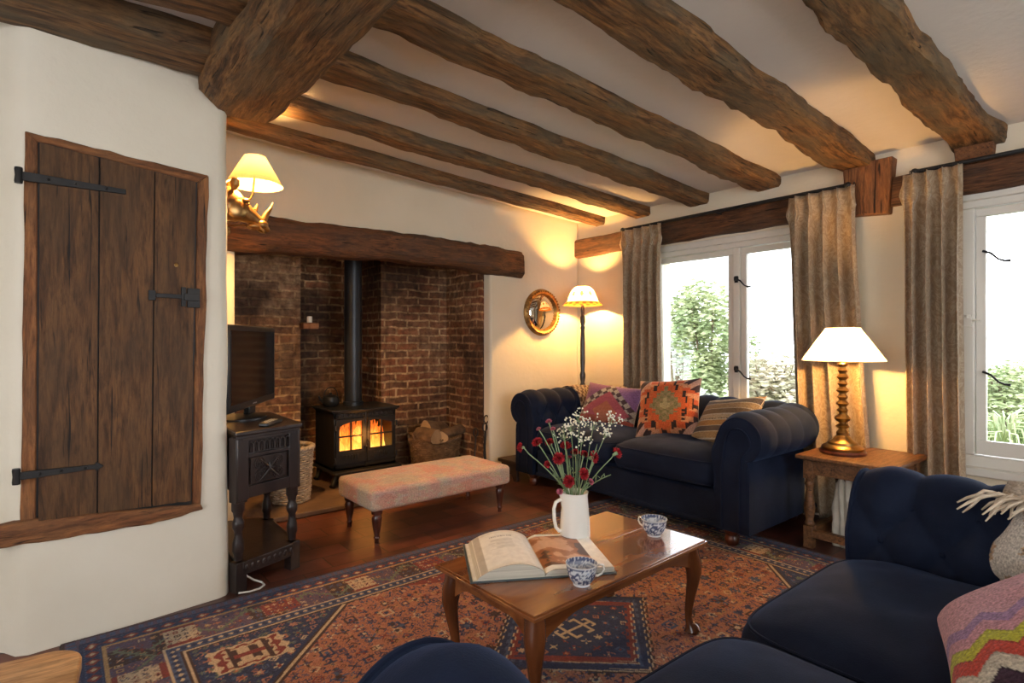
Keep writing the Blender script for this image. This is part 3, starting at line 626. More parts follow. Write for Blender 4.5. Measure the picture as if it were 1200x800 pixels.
fl = thing('fire', 'orange flames burning behind the stove doors', 'fire', (1.81, 4.0, .045)); b = MB(); rd = random.Random(3)
for k in range(130):
    x = rd.uniform(-.208, .208); y = rd.uniform(.065, .28); h = rd.uniform(.16, .36) * (1.08 - abs(x)); r0 = rd.uniform(.018, .034)
    pts = [(x + .012 * math.sin(j * 1.7 + k) * j / 5, y + .01 * math.cos(j + k), .145 + h * j / 5) for j in range(6)]
    b.tube(pts, [r0 * .7, r0, r0 * .95, r0 * .65, r0 * .35, .002], 8)
b.obj('flames', fire_m, fl, smooth=180)
for k in range(4):
    lg = thing('burning_log', ('charred log at the left front of the stove fire', 'charred log at the right front of the stove fire', 'charred log lying crosswise on top at the left of the fire', 'charred log lying crosswise on top at the right of the fire')[k], 'log', (1.81 + (-.10, .10, -.05, .06)[k], 4.0 + (.12, .14, .22, .20)[k], .045 + z0 + .045 + (.0, .0, .05, .055)[k]), (.3, -.2, .9, -.7)[k], 'logs burning in the stove')
    b = MB(); b.tube([(-.08, 0, 0), (0, .004, .004), (.08, 0, 0)], [.026, .028, .024], 10); b.obj('bark', M['soot'], lg)
light('fire_light', 'POINT', (1.81, 3.93, .40), FIRE_W, (1, .38, .08), .08)
light('firebox_light', 'POINT', (1.81, 4.12, .42), 6, (1, .35, .06), .06)
t = thing('flue_pipe', 'dark grey enamelled flue pipe rising from the stove', 'flue pipe', (1.81, 4.24, .045 + z1 + .018))
b = MB(); b.lathe([(.078, 0), (.078, .03), (.068, .034), (.068, .70)], n=32); b.obj('lower_pipe', M['pipe'], t)
b = MB(); b.lathe([(.071, .70), (.071, .76)], n=32); b.obj('joint_collar', M['pipe'], t)
b = MB(); b.lathe([(.068, .76), (.068, 1.60)], n=32); b.obj('upper_pipe', M['pipe'], t)
t = thing('iron_kettle', 'round black iron kettle at the left of the flue on the stove top', 'kettle', (1.64, 4.27, .045 + z1 + .018))
b = MB(); b.lathe([(.045, 0), (.062, .015), (.068, .045), (.058, .075), (.03, .088), (.0, .09)], n=24); b.obj('pot', M['cast'], t)
b = MB(); b.ball((0, 0, .096), .012, 8); b.obj('lid_knob', M['cast'], t)
b = MB(); b.tube([(-.055 * math.cos(a), 0, .075 + .075 * math.sin(a)) for a in [PI * k / 10 for k in range(11)]], .004, 6); b.obj('handle', M['cast'], t)
b = MB(); b.tube([(-.06, 0, .04), (-.085, 0, .06), (-.095, 0, .085)], [.014, .009, .007], 8); b.obj('spout', M['cast'], t)
# small candle on a ledge brick in the recess
t = thing('ledge_brick', 'single brick jutting out as a small ledge in the back of the fireplace', 'brick', (1.48, 4.30, 1.215)); b = MB(); b.box(-.06, .06, -.05, .05, 0, .05); b.obj('brick', M['brick_xz'], t, bevel=.006)
t = thing('candle', 'short cream candle stub on the brick ledge beside the flue', 'candle', (1.48, 4.285, 1.265)); b = MB(); b.lathe([(.02, 0), (.02, .045), (.016, .048), (0, .046)], n=14); b.obj('wax', M['ceramic'], t); b = MB(); b.tube([(0, 0, .046), (.001, 0, .056)], .0015, 5); b.obj('wick', M['soot'], t)

# ------------------------------------------------------------------ baskets
def basket(name, lab, loc, rz, rx, ry, h, flare, mat, rings, per=44, wr=.0075):
    t = thing(name, lab, 'basket', loc, rz); b = MB()
    def rad(z): return lerp(1, flare, (z / h) ** .8)
    for i in range(rings):
        z = .008 + (h - .016) * i / (rings - 1); pts = []; n = per * 3
        for k in range(n):
            a = 2 * PI * k / n; w = .0055 * math.cos(a * per / 2 + PI * (i % 2)); s = rad(z)
            pts.append(((rx * s + w) * math.cos(a), (ry * s + w) * math.sin(a), z + .0015 * math.sin(a * 5 + i)))
        b.tube(pts, wr, 6, True)
    b.obj('weave', mat, t, smooth=180); b = MB()
    for k in range(per):
        a = 2 * PI * (k + .5) / per; b.tube([((rx * rad(z)) * math.cos(a), (ry * rad(z)) * math.sin(a), z) for z in (.0, h * .3, h * .6, h)], .0045, 5)
    b.obj('stakes', mat, t); b = MB()
    for q in range(3):
        pts = []
        for k in range(120):
            a = 2 * PI * k / 120; s = rad(h); ph = a * 16 + q * 2.1
            pts.append(((rx * s + .011 * math.cos(ph)) * math.cos(a), (ry * s + .011 * math.cos(ph)) * math.sin(a), h + .011 * math.sin(ph)))
        b.tube(pts, .0085, 6, True)
    b.obj('rim', mat, t, smooth=180)
    b = MB(); b.lathe([(1, 0.0), (1, .008)], n=32, sx=rx * .98, sy=ry * .98); b.obj('basket_bottom', mat, t); return t
lb = basket('log_basket', 'oval brown wicker log basket standing right of the stove', (2.475, 4.08, .045), 0, .195, .125, .255, 1.18, M['wicker'], 17)
for sx in (-1, 1):
    b = MB(); b.tube([(sx * (.228), -.05, .26), (sx * .235, -.04, .30), (sx * .238, 0, .315), (sx * .235, .04, .30), (sx * .228, .05, .26)], .009, 8); b.obj('handle', M['wicker'], lb)
basket('wicker_basket', 'tall round pale wicker basket between the carved cabinet and the stove', (1.205, 3.86, .045), 0, .115, .115, .36, 1.22, M['wicker_pale'], 24, 30)
def log(loc, rz, ry_, L_, r, lab, tilt=0):
    t = thing('log', lab, 'log', loc, rz, 'logs in the wicker basket'); t.rotation_euler = (tilt, ry_, rz); rd = random.Random(int(abs(loc[0] * 1000)))
    b = MB(); ph = [1 + .12 * math.sin(3 * a + loc[0] * 9) + .05 * rd.uniform(-1, 1) for a in [2 * PI * k / 16 for k in range(16)]]
    vs = []; fs = []
    for i in range(7):
        x = -L_ / 2 + L_ * i / 6
        for k in range(16): a = 2 * PI * k / 16; rr = r * ph[k] * (1 + .04 * math.sin(i * 2 + k)); vs.append((x, rr * math.cos(a), rr * math.sin(a)))
    for i in range(6):
        for k in range(16): l = (k + 1) % 16; fs.append((i * 16 + k, i * 16 + l, (i + 1) * 16 + l, (i + 1) * 16 + k))
    b.add(vs, fs); b.obj('bark', M['log_bark'], t)
    for e in (-1, 1):
        b = MB(); b.add([(e * L_ / 2, v[1], v[2]) for v in vs[:16]] + [(e * (L_ / 2 + .002), 0, 0)], [(k, (k + 1) % 16, 16) for k in range(16)]); b.obj('cut_end', M['log_cut'], t)
log((2.36, 4.02, .335), PI / 2 + .25, 0, .22, .062, 'round log with its pale cut end facing out at the left of the basket')
log((2.50, 4.13, .375), .35, .18, .26, .055, 'split log lying across the top of the basket, highest of the pile')
log((2.62, 4.05, .335), .15, -.12, .24, .045, 'light split log poking out over the right rim of the basket')
log((2.50, 4.01, .315), 1.0, .1, .20, .048, 'log at the front middle of the basket under the highest one')
log((2.44, 4.15, .30), -.4, 0, .22, .05, 'log at the back of the basket, mostly hidden')
log((2.42, 4.08, .21), .2, 0, .28, .055, 'log deep in the basket, left side'); log((2.55, 4.08, .19), -.2, 0, .26, .055, 'log deep in the basket, right side')

# fireside tools leaning in the right corner of the hearth
def tool(x, y, zt, kind, lab):
    t = thing('fireside_' + kind, lab, kind, (x, y, .04), 0, 'fireside tools leaning at the right of the fireplace')
    b = MB(); b.tube([(0, 0, .05), (.015, .03, zt * .5), (.035, .045, zt)], .006, 8); b.obj('shaft', M['iron'], t)
    b = MB(); b.tube([(.035 + .022 * math.cos(a), .045, zt + .035 + .032 * math.sin(a)) for a in [2 * PI * k / 16 for k in range(16)]], .0055, 6, True); b.obj('ring_handle', M['iron'], t)
    b = MB()
    if kind == 'shovel':
        b.prism([(-.045, 0), (.045, 0), (.05, .09), (.03, .115), (-.03, .115), (-.05, .09)], 'y', -.008, .004); b.obj('blade', M['iron'], t, bevel=.003)
    elif kind == 'poker': b.tube([(0, 0, .06), (0, 0, .012), (-.025, -.01, .03)], [.006, .006, .002], 6); b.obj('hook', M['iron'], t)
    else:
        b.tube([(0, 0, .08), (-.02, 0, .04), (-.012, 0, .003)], .005, 6); b.tube([(0, 0, .08), (.022, 0, .04), (.012, 0, .003)], .005, 6); b.obj('jaws', M['iron'], t)
tool(2.60, 3.67, .30, 'tongs', 'black iron fire tongs leaning left of the shovel'); tool(2.665, 3.63, .34, 'shovel', 'black iron hearth shovel leaning beside the fireplace corner'); tool(2.70, 3.66, .40, 'poker', 'tallest black iron poker leaning in the fireplace corner')

# little dark stool left of the sofa
t = thing('low_stool', 'low dark wooden stool on the floor between the fireplace and the far sofa', 'stool', (3.06, 3.50, 0)); b = MB(); b.box(-.27, .23, -.12, .12, .135, .165); b.obj('stool_top', M['stool_wood'], t, bevel=.006)
for sx in (-1, 1):
    b = MB(); X = -.02 + sx * .215
    b.prism([(-.10, 0), (-.06, 0), (-.035, .05), (.035, .05), (.06, 0), (.10, 0), (.10, .135), (-.10, .135)], 'x', X - .014, X + .014); b.obj('end_board', M['stool_wood'], t, bevel=.003)
b = MB(); b.box(-.20, .16, -.012, .012, .085, .115); b.obj('stretcher', M['stool_wood'], t, bevel=.003)

# ------------------------------------------------------------------ carved cabinet (back against the return wall), TV, remote
cb = thing('carved_cabinet', 'black carved oak cabinet with canted front corner, standing beside the door wall', 'cabinet', (0, 0, 0))
pA, pB, pC, pD = Vector((.602, 2.672)), Vector((.905, 2.788)), Vector((.905, 3.28)), Vector((.602, 3.39))
def plan_box(bb, pts, z0, z1): bb.prism([(p[0], p[1]) for p in pts], 'z', z0, z1)
def grow(k):
    c = (pA + pB + pC + pD) / 4; return [c + (p - c) * (1 + k / (p - c).length) for p in (pA, pB, pC, pD)]
b = MB(); plan_box(b, grow(.030), .700, .722); b.obj('top', M['black_oak'], cb, bevel=.006)
b = MB(); plan_box(b, grow(.012), .685, .70); plan_box(b, grow(-.012), .425, .69); b.obj('body', M['black_oak'], cb, bevel=.003)
b = MB(); plan_box(b, grow(-.01), .118, .135); b.obj('lower_shelf', M['black_oak'], cb, bevel=.003)
def on_face(p, q, u, z, out=0.0):
    d = (q - p).normalized(); n = Vector((d.y, -d.x)); r = p + d * u + n * out; return (r.x, r.y, z)
turn = [(.026, 0), (.026, .10), (.020, .108), (.026, .12), (.018, .14), (.020, .17), (.026, .185), (.024, .22), (.017, .25), (.017, .27), (.026, .29), (.026, .31), (.018, .33), (.022, .355), (.028, .365), (.028, .43)]
for p in (pA, pB, pC, pD):
    c = (pA + pB + pC + pD) / 4; q = p + (c - p).normalized() * .035; b = MB()
    ang = math.atan2((pB - pA).y, (pB - pA).x); T = Matrix.Translation((q.x, q.y, 0)) @ Matrix.Rotation(ang, 4, 'Z')
    b.box(-.026, .026, -.026, .026, .0, .135, T); b.lathe([(r, z) for r, z in turn if z >= .135] , (0, 0, 0), 16, T); b.box(-.027, .027, -.027, .027, .40, .69, T); b.obj('leg', M['black_oak'], cb, bevel=.002)
def face_frame(p, q):
    Lf = (q - p).length; d = (q - p).normalized(); ang = math.atan2(d.y, d.x); T = Matrix.Translation((p.x, p.y, 0)) @ Matrix.Rotation(ang, 4, 'Z')
    b = MB(); b.box(.02, Lf - .02, -.006, .012, .415, .468, T); b.box(.02, Lf - .02, -.006, .012, .596, .612, T); b.box(.02, Lf - .02, -.008, .012, .674, .690, T); b.obj('rail', M['black_oak'], cb, bevel=.002)
    for u0 in (.0, Lf - .055): b = MB(); b.box(u0, u0 + .055, -.007, .014, .41, .69, T); b.obj('stile', M['black_oak'], cb, bevel=.003)
    b = MB(); n = max(4, int((Lf - .10) / .026)); w_ = (Lf - .10) / n
    for k in range(n):
        x = .05 + (k + .5) * w_; pts = [(x + w_ * .42 * math.cos(a), 0, .650 + w_ * .55 * math.sin(a)) for a in [PI * j / 8 for j in range(9)]]
        b.tube([(x + w_ * .42, -.005, .618)] + [(q_[0], -.004, q_[2]) for q_ in pts] + [(x - w_ * .42, -.005, .618)], .0042, 5, T=T)
        b.tube([(x, -.004, .620), (x, -.006, .645)], [.004, .002], 5, T=T)
    b.obj('arcade_carving', M['black_oak'], cb)
    # carved panel with four scrolled roundels and leaves
    b = MB(); b.box(.065, Lf - .065, -.002, .012, .475, .59, T); cx, cz = Lf / 2, .532; Wp = Lf - .14
    for sx in (-1, 1):
        for sz in (-1, 1):
            ox, oz = cx + sx * Wp * .26, cz + sz * .029
            for k in range(3):
                r = .026 - .008 * k
                b.tube([(ox + r * math.cos(a), -.004, oz + r * math.sin(a)) for a in [2 * PI * j / 18 for j in range(18)]], .0036, 5, True, T=T)
            b.ball((ox, -.004, oz), .005, 6, T=T)
            b.tube([(cx, -.005, cz), (cx + sx * Wp * .10, -.007, cz + sz * .02), (cx + sx * Wp * .30, -.005, cz + sz * .052)], [.006, .005, .002], 6, T=T)
    b.ball((cx, -.006, cz), .010, 8, (1, .5, 1), T=T)
    for k in range(4): a = PI / 4 + k * PI / 2; b.tube([(cx, -.005, cz), (cx + .03 * math.cos(a + .8), -.006, cz + .03 * math.sin(a + .8))], [.007, .002], 6, T=T)
    b.tube([(.065, -.003, .475), (Lf - .065, -.003, .475), (Lf - .065, -.003, .59), (.065, -.003, .59)], .004, 5, True, T=T)
    b.obj('carved_panel', M['black_oak'], cb)
    b = MB(); b.box(.03, Lf - .03, -.004, .016, .075, .135, T); 
    b.obj('apron', M['black_oak'], cb, bevel=.003)
    b = MB()
    n = 9
    for k in range(n): x = .045 + (Lf - .09) * k / (n - 1); b.ball((x, -.005, .105), .010, 6, (1, .35, 1.5), T=T)
    b.obj('apron_carving', M['black_oak'], cb)
face_frame(pA, pB); face_frame(pB, pC); face_frame(pC, pD)
# television: thin panel facing the room, its far end back in the room
a0 = Vector((.625, 2.865)); a1 = Vector((1.015, 3.50)); dd = (a1 - a0); LT = dd.length; ang = math.atan2(dd.y, dd.x)
tv = thing('television', 'black flat-screen television standing on the carved cabinet', 'television', ((a0.x + a1.x) / 2 - .02, (a0.y + a1.y) / 2 + .015, .722), ang)
# local x along the screen, local -y faces the room
b = MB(); b.box(-LT / 2, LT / 2, -.01, .035, .052, .480); b.box(-LT / 2 + .12, LT / 2 - .12, .03, .07, .12, .40); b.obj('casing', M['plastic'], tv, bevel=.008)
b = MB(); b.box(-LT / 2 + .028, LT / 2 - .028, -.0125, -.009, .090, .452); b.obj('screen', M['screen'], tv)
b = MB(); b.box(-.03, .03, -.0125, -.0105, .066, .072); b.obj('badge', M['silver'], tv)
b = MB(); b.box(-.05, .05, .0, .03, .012, .08); b.obj('neck', M['plastic'], tv, bevel=.004)
b = MB(); b.lathe([(.14, 0), (.14, .008), (.12, .013)], n=32, c=(-.10, .01, 0), sy=.75); b.obj('stand_base', M['plastic'], tv)
t = thing('remote_control', 'black remote control lying on the carved cabinet in front of the television', 'remote control', (.78, 2.795, .722), .9); b = MB(); b.box(-.085, .085, -.024, .024, 0, .02); b.obj('remote_body', M['plastic'], t, bevel=.007)
b = MB()
for i in range(6):
    for j in range(3): b.ball((-.06 + i * .02, -.013 + j * .013, .0205), .0042, 6, (1, 1, .4))
b.obj('buttons', M['silver'], t)
t = thing('power_cable', 'white cable curling on the floor under the carved cabinet', 'cable', (.66, 2.70, 0)); b = MB(); b.tube([(-.05, -.03, .006), (-.01, -.045, .006), (.035, -.04, .006), (.062, -.012, .006), (.06, .02, .008), (.03, .04, .02), (-.015, .035, .06), (-.03, .03, .12), (-.03, .05, .3)], .0045, 8); b.obj('cable_sheath', M['cable'], t)

# ------------------------------------------------------------------ rhino wall lamp
rh = thing('rhino_wall_lamp', 'brass rhinoceros-head wall lamp with a tan shade, at the corner beside the fireplace', 'wall lamp', (.612, 3.02, 1.79))
b = MB(); b.prism([(.10 * math.cos(a) * .8, .115 * math.sin(a)) for a in [2 * PI * k / 24 for k in range(24)]], 'x', -.03, .014); b.obj('back_plate', M['mahogany'], rh, bevel=.005)
# head: rings of ellipses along a path pointing into the room (+x) and slightly down
secs = [(0.0, 0, .010, .075, .085), (.04, 0, .015, .074, .086), (.085, 0, .008, .068, .076), (.12, 0, -.014, .055, .062), (.15, 0, -.036, .044, .050), (.175, 0, -.056, .040, .042), (.20, 0, -.072, .038, .036), (.215, 0, -.082, .028, .024), (.222, 0, -.087, .012, .012)]
b = MB(); n = 18; vs = []; fs = []
for (x, y, z, rw, rz_) in secs:
    for k in range(n): a = 2 * PI * k / n; vs.append((x - .35 * rz_ * math.sin(a) * (x / .22), y + rw * .8 * math.cos(a) * (1 - .15 * math.sin(a)), z + rz_ * math.sin(a)))
for i in range(len(secs) - 1):
    for k in range(n): l = (k + 1) % n; fs.append((i * n + k, i * n + l, (i + 1) * n + l, (i + 1) * n + k))
fs.append(tuple(range((len(secs) - 1) * n, len(secs) * n))); b.add(vs, fs)
for sy in (-1, 1): b.ball((.100, sy * .040, .030), .017, 8, (1.3, .8, .7)); b.ball((.112, sy * .047, .014), .007, 8); b.ball((.055, sy * .042, -.015), .045, 10, (1.2, .45, 1.2))
for sy in (-1, 1): b.ball((.185, sy * .020, -.075), .024, 8, (1.2, .9, 1)); b.ball((.150, sy * .016, -.085), .022, 8, (1.6, .8, .7))
for sy in (-1, 1): b.ball((.105, sy * .043, .012), .009, 8); b.ball((.205, sy * .022, -.068), .008, 8)
b.tube([(.17, -.032, -.09), (.19, -.02, -.105), (.205, 0, -.11), (.19, .02, -.105), (.17, .032, -.09)], .006, 6)
b.obj('head', M['bronze'], rh, smooth=180)
b = MB(); b.tube([(.195, 0, -.045), (.212, 0, -.010), (.232, 0, .022), (.243, 0, .055)], [.019, .014, .008, .001], 10); b.obj('horn', M['bronze'], rh)
b = MB(); b.tube([(.155, 0, .0), (.163, 0, .018), (.166, 0, .035)], [.013, .008, .001], 10); b.obj('horn', M['bronze'], rh)
for sy in (-1, 1): b = MB(); b.tube([(.045, sy * .040, .075), (.048, sy * .052, .10), (.052, sy * .055, .125), (.056, sy * .052, .142)], [.010, .022, .020, .004], 10); b.obj('ear', M['bronze'], rh)
b = MB(); b.tube([(0, 0, -.115), (.02, 0, -.10), (.10, 0, -.085), (.19, 0, -.095)], .004, 6); b.obj('trim_wire', M['brass'], rh)
b = MB(); b.prism([(.045 * math.cos(a), -.125 + .05 * math.sin(a)) for a in [2 * PI * k / 8 + PI / 8 for k in range(8)]], 'x', -.005, .02); b.ball((.02, 0, -.125), .022, 8); b.obj('lower_boss', M['gilt'], rh, bevel=.003)
b = MB(); b.tube([(.10, 0, .05), (.13, 0, .05), (.145, 0, .08), (.152, 0, .17), (.155, 0, .20)], .005, 8); b.lathe([(.008, .165), (.016, .17), (.016, .215), (.008, .22)], (.155, 0, 0), 12); b.obj('stem', M['brass'], rh)
def shade(bb, rb, rt, z0, z1, n=40, bulge=0, c=(0, 0, 0), rows=8):
    prof = [(lerp(rb, rt, k / rows) + bulge * math.sin(PI * k / rows), lerp(z0, z1, k / rows)) for k in range(rows + 1)]
    vs = [(c[0] + r * math.cos(2 * PI * k / n), c[1] + r * math.sin(2 * PI * k / n), c[2] + z) for r, z in prof for k in range(n)]
    fs = [(i * n + k, i * n + (k + 1) % n, (i + 1) * n + (k + 1) % n, (i + 1) * n + k) for i in range(rows) for k in range(n)]
    bb.add(vs, fs)
b = MB(); shade(b, .133, .052, .125, .270, c=(.155, 0, 0)); b.obj('lamp_shade', M['shade_tan'], rh, smooth=180)['label'] = 'tan cone shade'
b = MB(); b.ball((.155, 0, .235), .022, 10); b.obj('bulb', M['bulb'], rh)
light('wall_lamp_glow', 'POINT', (.612 + .155, 3.02, 1.79 + .20), WALL_LAMP_W, WARM, .03)

# ------------------------------------------------------------------ convex mirror
mr_ = thing('convex_mirror', 'round convex mirror in a beaded gilt frame on the fireplace wall', 'mirror', (3.318, FY, 1.378))
b = MB(); R_ = Matrix.Rotation(PI / 2, 4, 'X')
b.lathe([(.205, 0), (.208, .012), (.200, .026), (.185, .034), (.168, .028), (.160, .014), (.158, .008)], n=48, T=R_); b.lathe([(.17, 0), (.17, .006)], n=32, T=R_); b.obj('mirror_frame', M['gilt'], mr_)
b = MB()
for k in range(44): a = 2 * PI * k / 44; b.ball((.190 * math.cos(a), -.036, .190 * math.sin(a)), .009, 6)
b.obj('beading', M['gilt'], mr_, smooth=180)
b = MB(); b.lathe([(.162, .010), (.15, .018), (.12, .030), (.08, .040), (.04, .045), (.0005, .047)], n=64, T=R_); b.obj('mirror_glass', M['mirror'], mr_, smooth=180)

# ------------------------------------------------------------------ lamps
fl_ = thing('floor_lamp', 'tall dark turned floor lamp with a painted dome shade in the room corner', 'floor lamp', (3.55, 3.385, 0))
b = MB(); b.lathe([(.125, 0), (.13, .02), (.11, .04), (.05, .055), (.035, .08)], n=28); b.obj('base', M['black_oak'], fl_)
b = MB(); b.lathe([(.030, .08), (.022, .13), (.03, .17), (.018, .2), (.016, .62), (.024, .66), (.018, .68), (.026, .72), (.026, .74), (.017, .76), (.024, .80), (.026, .83), (.017, .86), (.022, .95), (.021, 1.10), (.016, 1.22), (.022, 1.24), (.014, 1.26), (.022, 1.29), (.022, 1.33), (.014, 1.35), (.018, 1.40), (.012, 1.44)], n=18); b.obj('pole', M['black_oak'], fl_)
b = MB(); prof = [(.172, 1.435), (.160, 1.450), (.140, 1.466), (.135, 1.470), (.122, 1.510), (.106, 1.548), (.090, 1.572), (.074, 1.588), (.058, 1.598)]; n = 96; rows = []
for i in range(len(prof) - 1):
    for s in range(4): rows.append((lerp(prof[i][0], prof[i + 1][0], s / 4), lerp(prof[i][1], prof[i + 1][1], s / 4)))
rows.append(prof[-1]); vs = []; cols = []
for (r, z) in rows:
    for k in range(n):
        a = 2 * PI * k / n; vs.append((r * math.cos(a), r * math.sin(a), z)); c = (.90, .80, .62)
        if z < 1.467:
            c = (.62, .26, .05); 
            if abs(z - 1.452) < .007 and (k % 6) < 3: c = (.38, .06, .02)
            if z < 1.438: c = (.35, .07, .02)
        else:
            u = ((a / (2 * PI) * 9) % 1) - .5; dd_ = math.hypot(u * .115, z - 1.535)
            if dd_ < .021: c = (.50, .10, .02)
            elif dd_ < .027: c = (.70, .36, .10)
            if z > 1.595: c = (.8, .6, .35)
        cols.append(c)
fs = [(i * n + k, i * n + (k + 1) % n, (i + 1) * n + (k + 1) % n, (i + 1) * n + k) for i in range(len(rows) - 1) for k in range(n)]
b.add(vs, fs, None, cols); b.obj('lamp_shade', M['shade_paint'], fl_, smooth=180)['label'] = 'white dome shade painted with orange spots and band'
b = MB(); b.ball((0, 0, 1.50), .028, 10); b.obj('bulb', M['bulb'], fl_)
light('floor_lamp_glow', 'POINT', (3.55, 3.385, 1.515), FLOOR_LAMP_W, WARM, .03)

tl_x, tl_y, tl_z = 3.34, 1.222, .505
tl = thing('table_lamp', 'brass barley-turned table lamp with a cream cone shade, on the side table', 'table lamp', (tl_x, tl_y, tl_z))
b = MB(); b.lathe([(.112, 0), (.115, .012), (.108, .022)], n=32); b.obj('foot', M['mahogany'], tl)
b = MB(); prof = [(.100, .022), (.103, .034), (.092, .046), (.075, .052), (.072, .062), (.05, .075), (.040, .09), (.030, .10), (.032, .115), (.024, .125)]
z = .135
for k, (r, h) in enumerate([(.036, .03), (.042, .05), (.030, .03), (.034, .035), (.028, .03), (.034, .035), (.027, .03), (.032, .035), (.026, .03), (.030, .03), (.024, .03)]):
    prof += [(.017, z), (r * .8, z + h * .25), (r, z + h * .5), (r * .8, z + h * .72), (.017, z + h)]; z += h + .004
prof += [(.012, z), (.012, z + .03), (.018, z + .032), (.018, z + .06), (.008, z + .062)]
b.lathe(prof, n=24); b.obj('column', M['brass'], tl)
b = MB(); shade(b, .205, .082, .510, .690); b.obj('lamp_shade', M['shade_cream'], tl, smooth=180)['label'] = 'cream cone shade'
b = MB(); b.ball((0, 0, .595), .028, 10); b.obj('bulb', M['bulb'], tl)
light('table_lamp_glow', 'POINT', (tl_x, tl_y, tl_z + .585), TABLE_LAMP_W, WARM, .03)

# ------------------------------------------------------------------ side table under the lamp
sd = thing('side_table', 'oak joined side table with turned legs between the two sofas', 'side table', (3.385, 1.145, 0))
b = MB(); b.box(-.27, .27, -.235, .235, .482, .505); b.obj('table_top', M['side_oak'], sd, bevel=.006)
b = MB(); b.box(-.225, .225, -.19, -.17, .40, .482); b.box(-.225, .225, .17, .19, .40, .482); b.box(-.225, -.205, -.17, .17, .40, .482); b.box(.205, .225, -.17, .17, .40, .482); b.obj('apron', M['side_oak'], sd, bevel=.002)
for sx in (-1, 1):
    for sy in (-1, 1):
        b = MB(); X, Y = sx * .215, sy * .18; b.box(X - .024, X + .024, Y - .024, Y + .024, 0, .12); b.box(X - .024, X + .024, Y - .024, Y + .024, .375, .482)
        b.lathe([(.020, .12), (.026, .13), (.018, .15), (.026, .19), (.028, .22), (.020, .28), (.016, .32), (.026, .345), (.018, .36), (.022, .375)], (X, Y, 0), 16); b.obj('leg', M['side_oak'], sd, bevel=.002)
for (x0, x1, y0, y1) in ((-.195, .195, -.20, -.16), (-.195, .195, .16, .20), (-.235, -.195, -.158, .158), (.195, .235, -.158, .158)):
    b = MB(); b.box(x0, x1, y0, y1, .06, .10); b.obj('stretcher', M['side_oak'], sd, bevel=.002)
def cloth_roll(x, y, h, r, lab, seed):
    t = thing('cloth_bundle', lab, 'cloth', (x, y, .0), 0, 'cream bundles under the side table'); b = MB()
    def f(u, v):
        a = 2 * PI * u; rr = r * (1 + .22 * math.sin(3 * a + seed) + .12 * math.sin(8 * a + v * 4 + seed)) * (1 - .35 * v * v) * (1 + .12 * fbm((math.cos(a), math.sin(a), v * 3), 2, seed))
        return (rr * math.cos(a), rr * math.sin(a), .002 + h * v + (.02 * math.sin(5 * a + seed) if v == 1 else 0))
    b.grid(f, 60, 16, True); b.obj('crumpled_cloth', M['cloth'], t, smooth=180)
cloth_roll(3.33, 1.20, .36, .055, 'crumpled cream cloth bundle standing under the left of the side table', 2)
cloth_roll(3.44, 1.02, .34, .06, 'crumpled cream cloth bundle under the right of the side table, behind the near sofa arm', 5)

# ------------------------------------------------------------------ rug
RX0, RX1, RY0, RY1 = -.005, 3.10, .40, 2.630
nx, ny = 720, 520
def hash2(i, j, s=0):
    h = np.sin(i * 127.1 + j * 311.7 + s * 74.7) * 43758.5453; return h - np.floor(h)
U, V = np.meshgrid(np.linspace(0, RX1 - RX0, nx + 1), np.linspace(0, RY1 - RY0, ny + 1))
Wd, Hd = RX1 - RX0, RY1 - RY0; d = np.minimum(np.minimum(U, Wd - U), np.minimum(V, Hd - V))
along = np.where(np.minimum(U, Wd - U) < np.minimum(V, Hd - V), V, U)
Cc = {k: np.array(v) for k, v in dict(navy=(.022, .032, .085), blue=(.06, .085, .17), rust=(.37, .150, .088), red=(.20, .035, .026), cream=(.50, .38, .25), brown=(.055, .026, .022), pink=(.38, .17, .12), gold=(.40, .24, .10), purple=(.10, .06, .10), green=(.13, .15, .10)).items()}
img = np.zeros(U.shape + (3,)); img[:] = Cc['rust']
cx_, cy_ = Wd / 2, Hd / 2; ax, ay = np.abs(U - cx_), np.abs(V - cy_)
def put(mask, c): img[mask] = Cc[c]
def motifs(mask, cell, pal, seed, big=1.0, base=None):
    i = np.floor(U / cell); j = np.floor(V / cell); u = (U / cell - i) - .5; v = (V / cell - j) - .5
    jx = (hash2(i, j, seed) - .5) * .25; jy = (hash2(i, j, seed + 1) - .5) * .25; u = u - jx; v = v - jy; u = u / big; v = v / big
    ty = np.floor(hash2(i, j, seed + 2) * 6); c1 = np.floor(hash2(i, j, seed + 3) * len(pal)).astype(int); c2 = np.floor(hash2(i, j, seed + 4) * len(pal)).astype(int)
    P = np.array([Cc[p] for p in pal]); r = np.hypot(u, v); th = np.arctan2(v, u); au, av = np.abs(u), np.abs(v)
    m1 = np.zeros(U.shape, bool); m2 = np.zeros(U.shape, bool)
    m1 |= (ty == 0) & (au + av < .34) & (au + av > .22); m2 |= (ty == 0) & (au + av < .11)
    m1 |= (ty == 1) & (r < .26 + .08 * np.cos(th * 6)); m2 |= (ty == 1) & (r < .13)
    m1 |= (ty == 2) & (((au < .07) & (av < .36)) | ((av < .07) & (au < .36))); m2 |= (ty == 2) & (au < .12) & (av < .12)
    m1 |= (ty == 3) & ((np.abs(au - av) < .08) & (r < .38)); m2 |= (ty == 3) & (r < .10)
    m1 |= (ty == 4) & (np.maximum(au, av) < .28) & (np.maximum(au, av) > .18); m2 |= (ty == 4) & (np.maximum(au, av) < .09)
    m1 |= (ty == 5) & ((np.abs(v - .25 * np.sin(u * 12)) < .08) & (au < .4)); m2 |= (ty == 5) & (r < .08)
    a = mask & m1; img[a] = P[c1][a]; a = mask & m2; img[a] = P[c2][a]
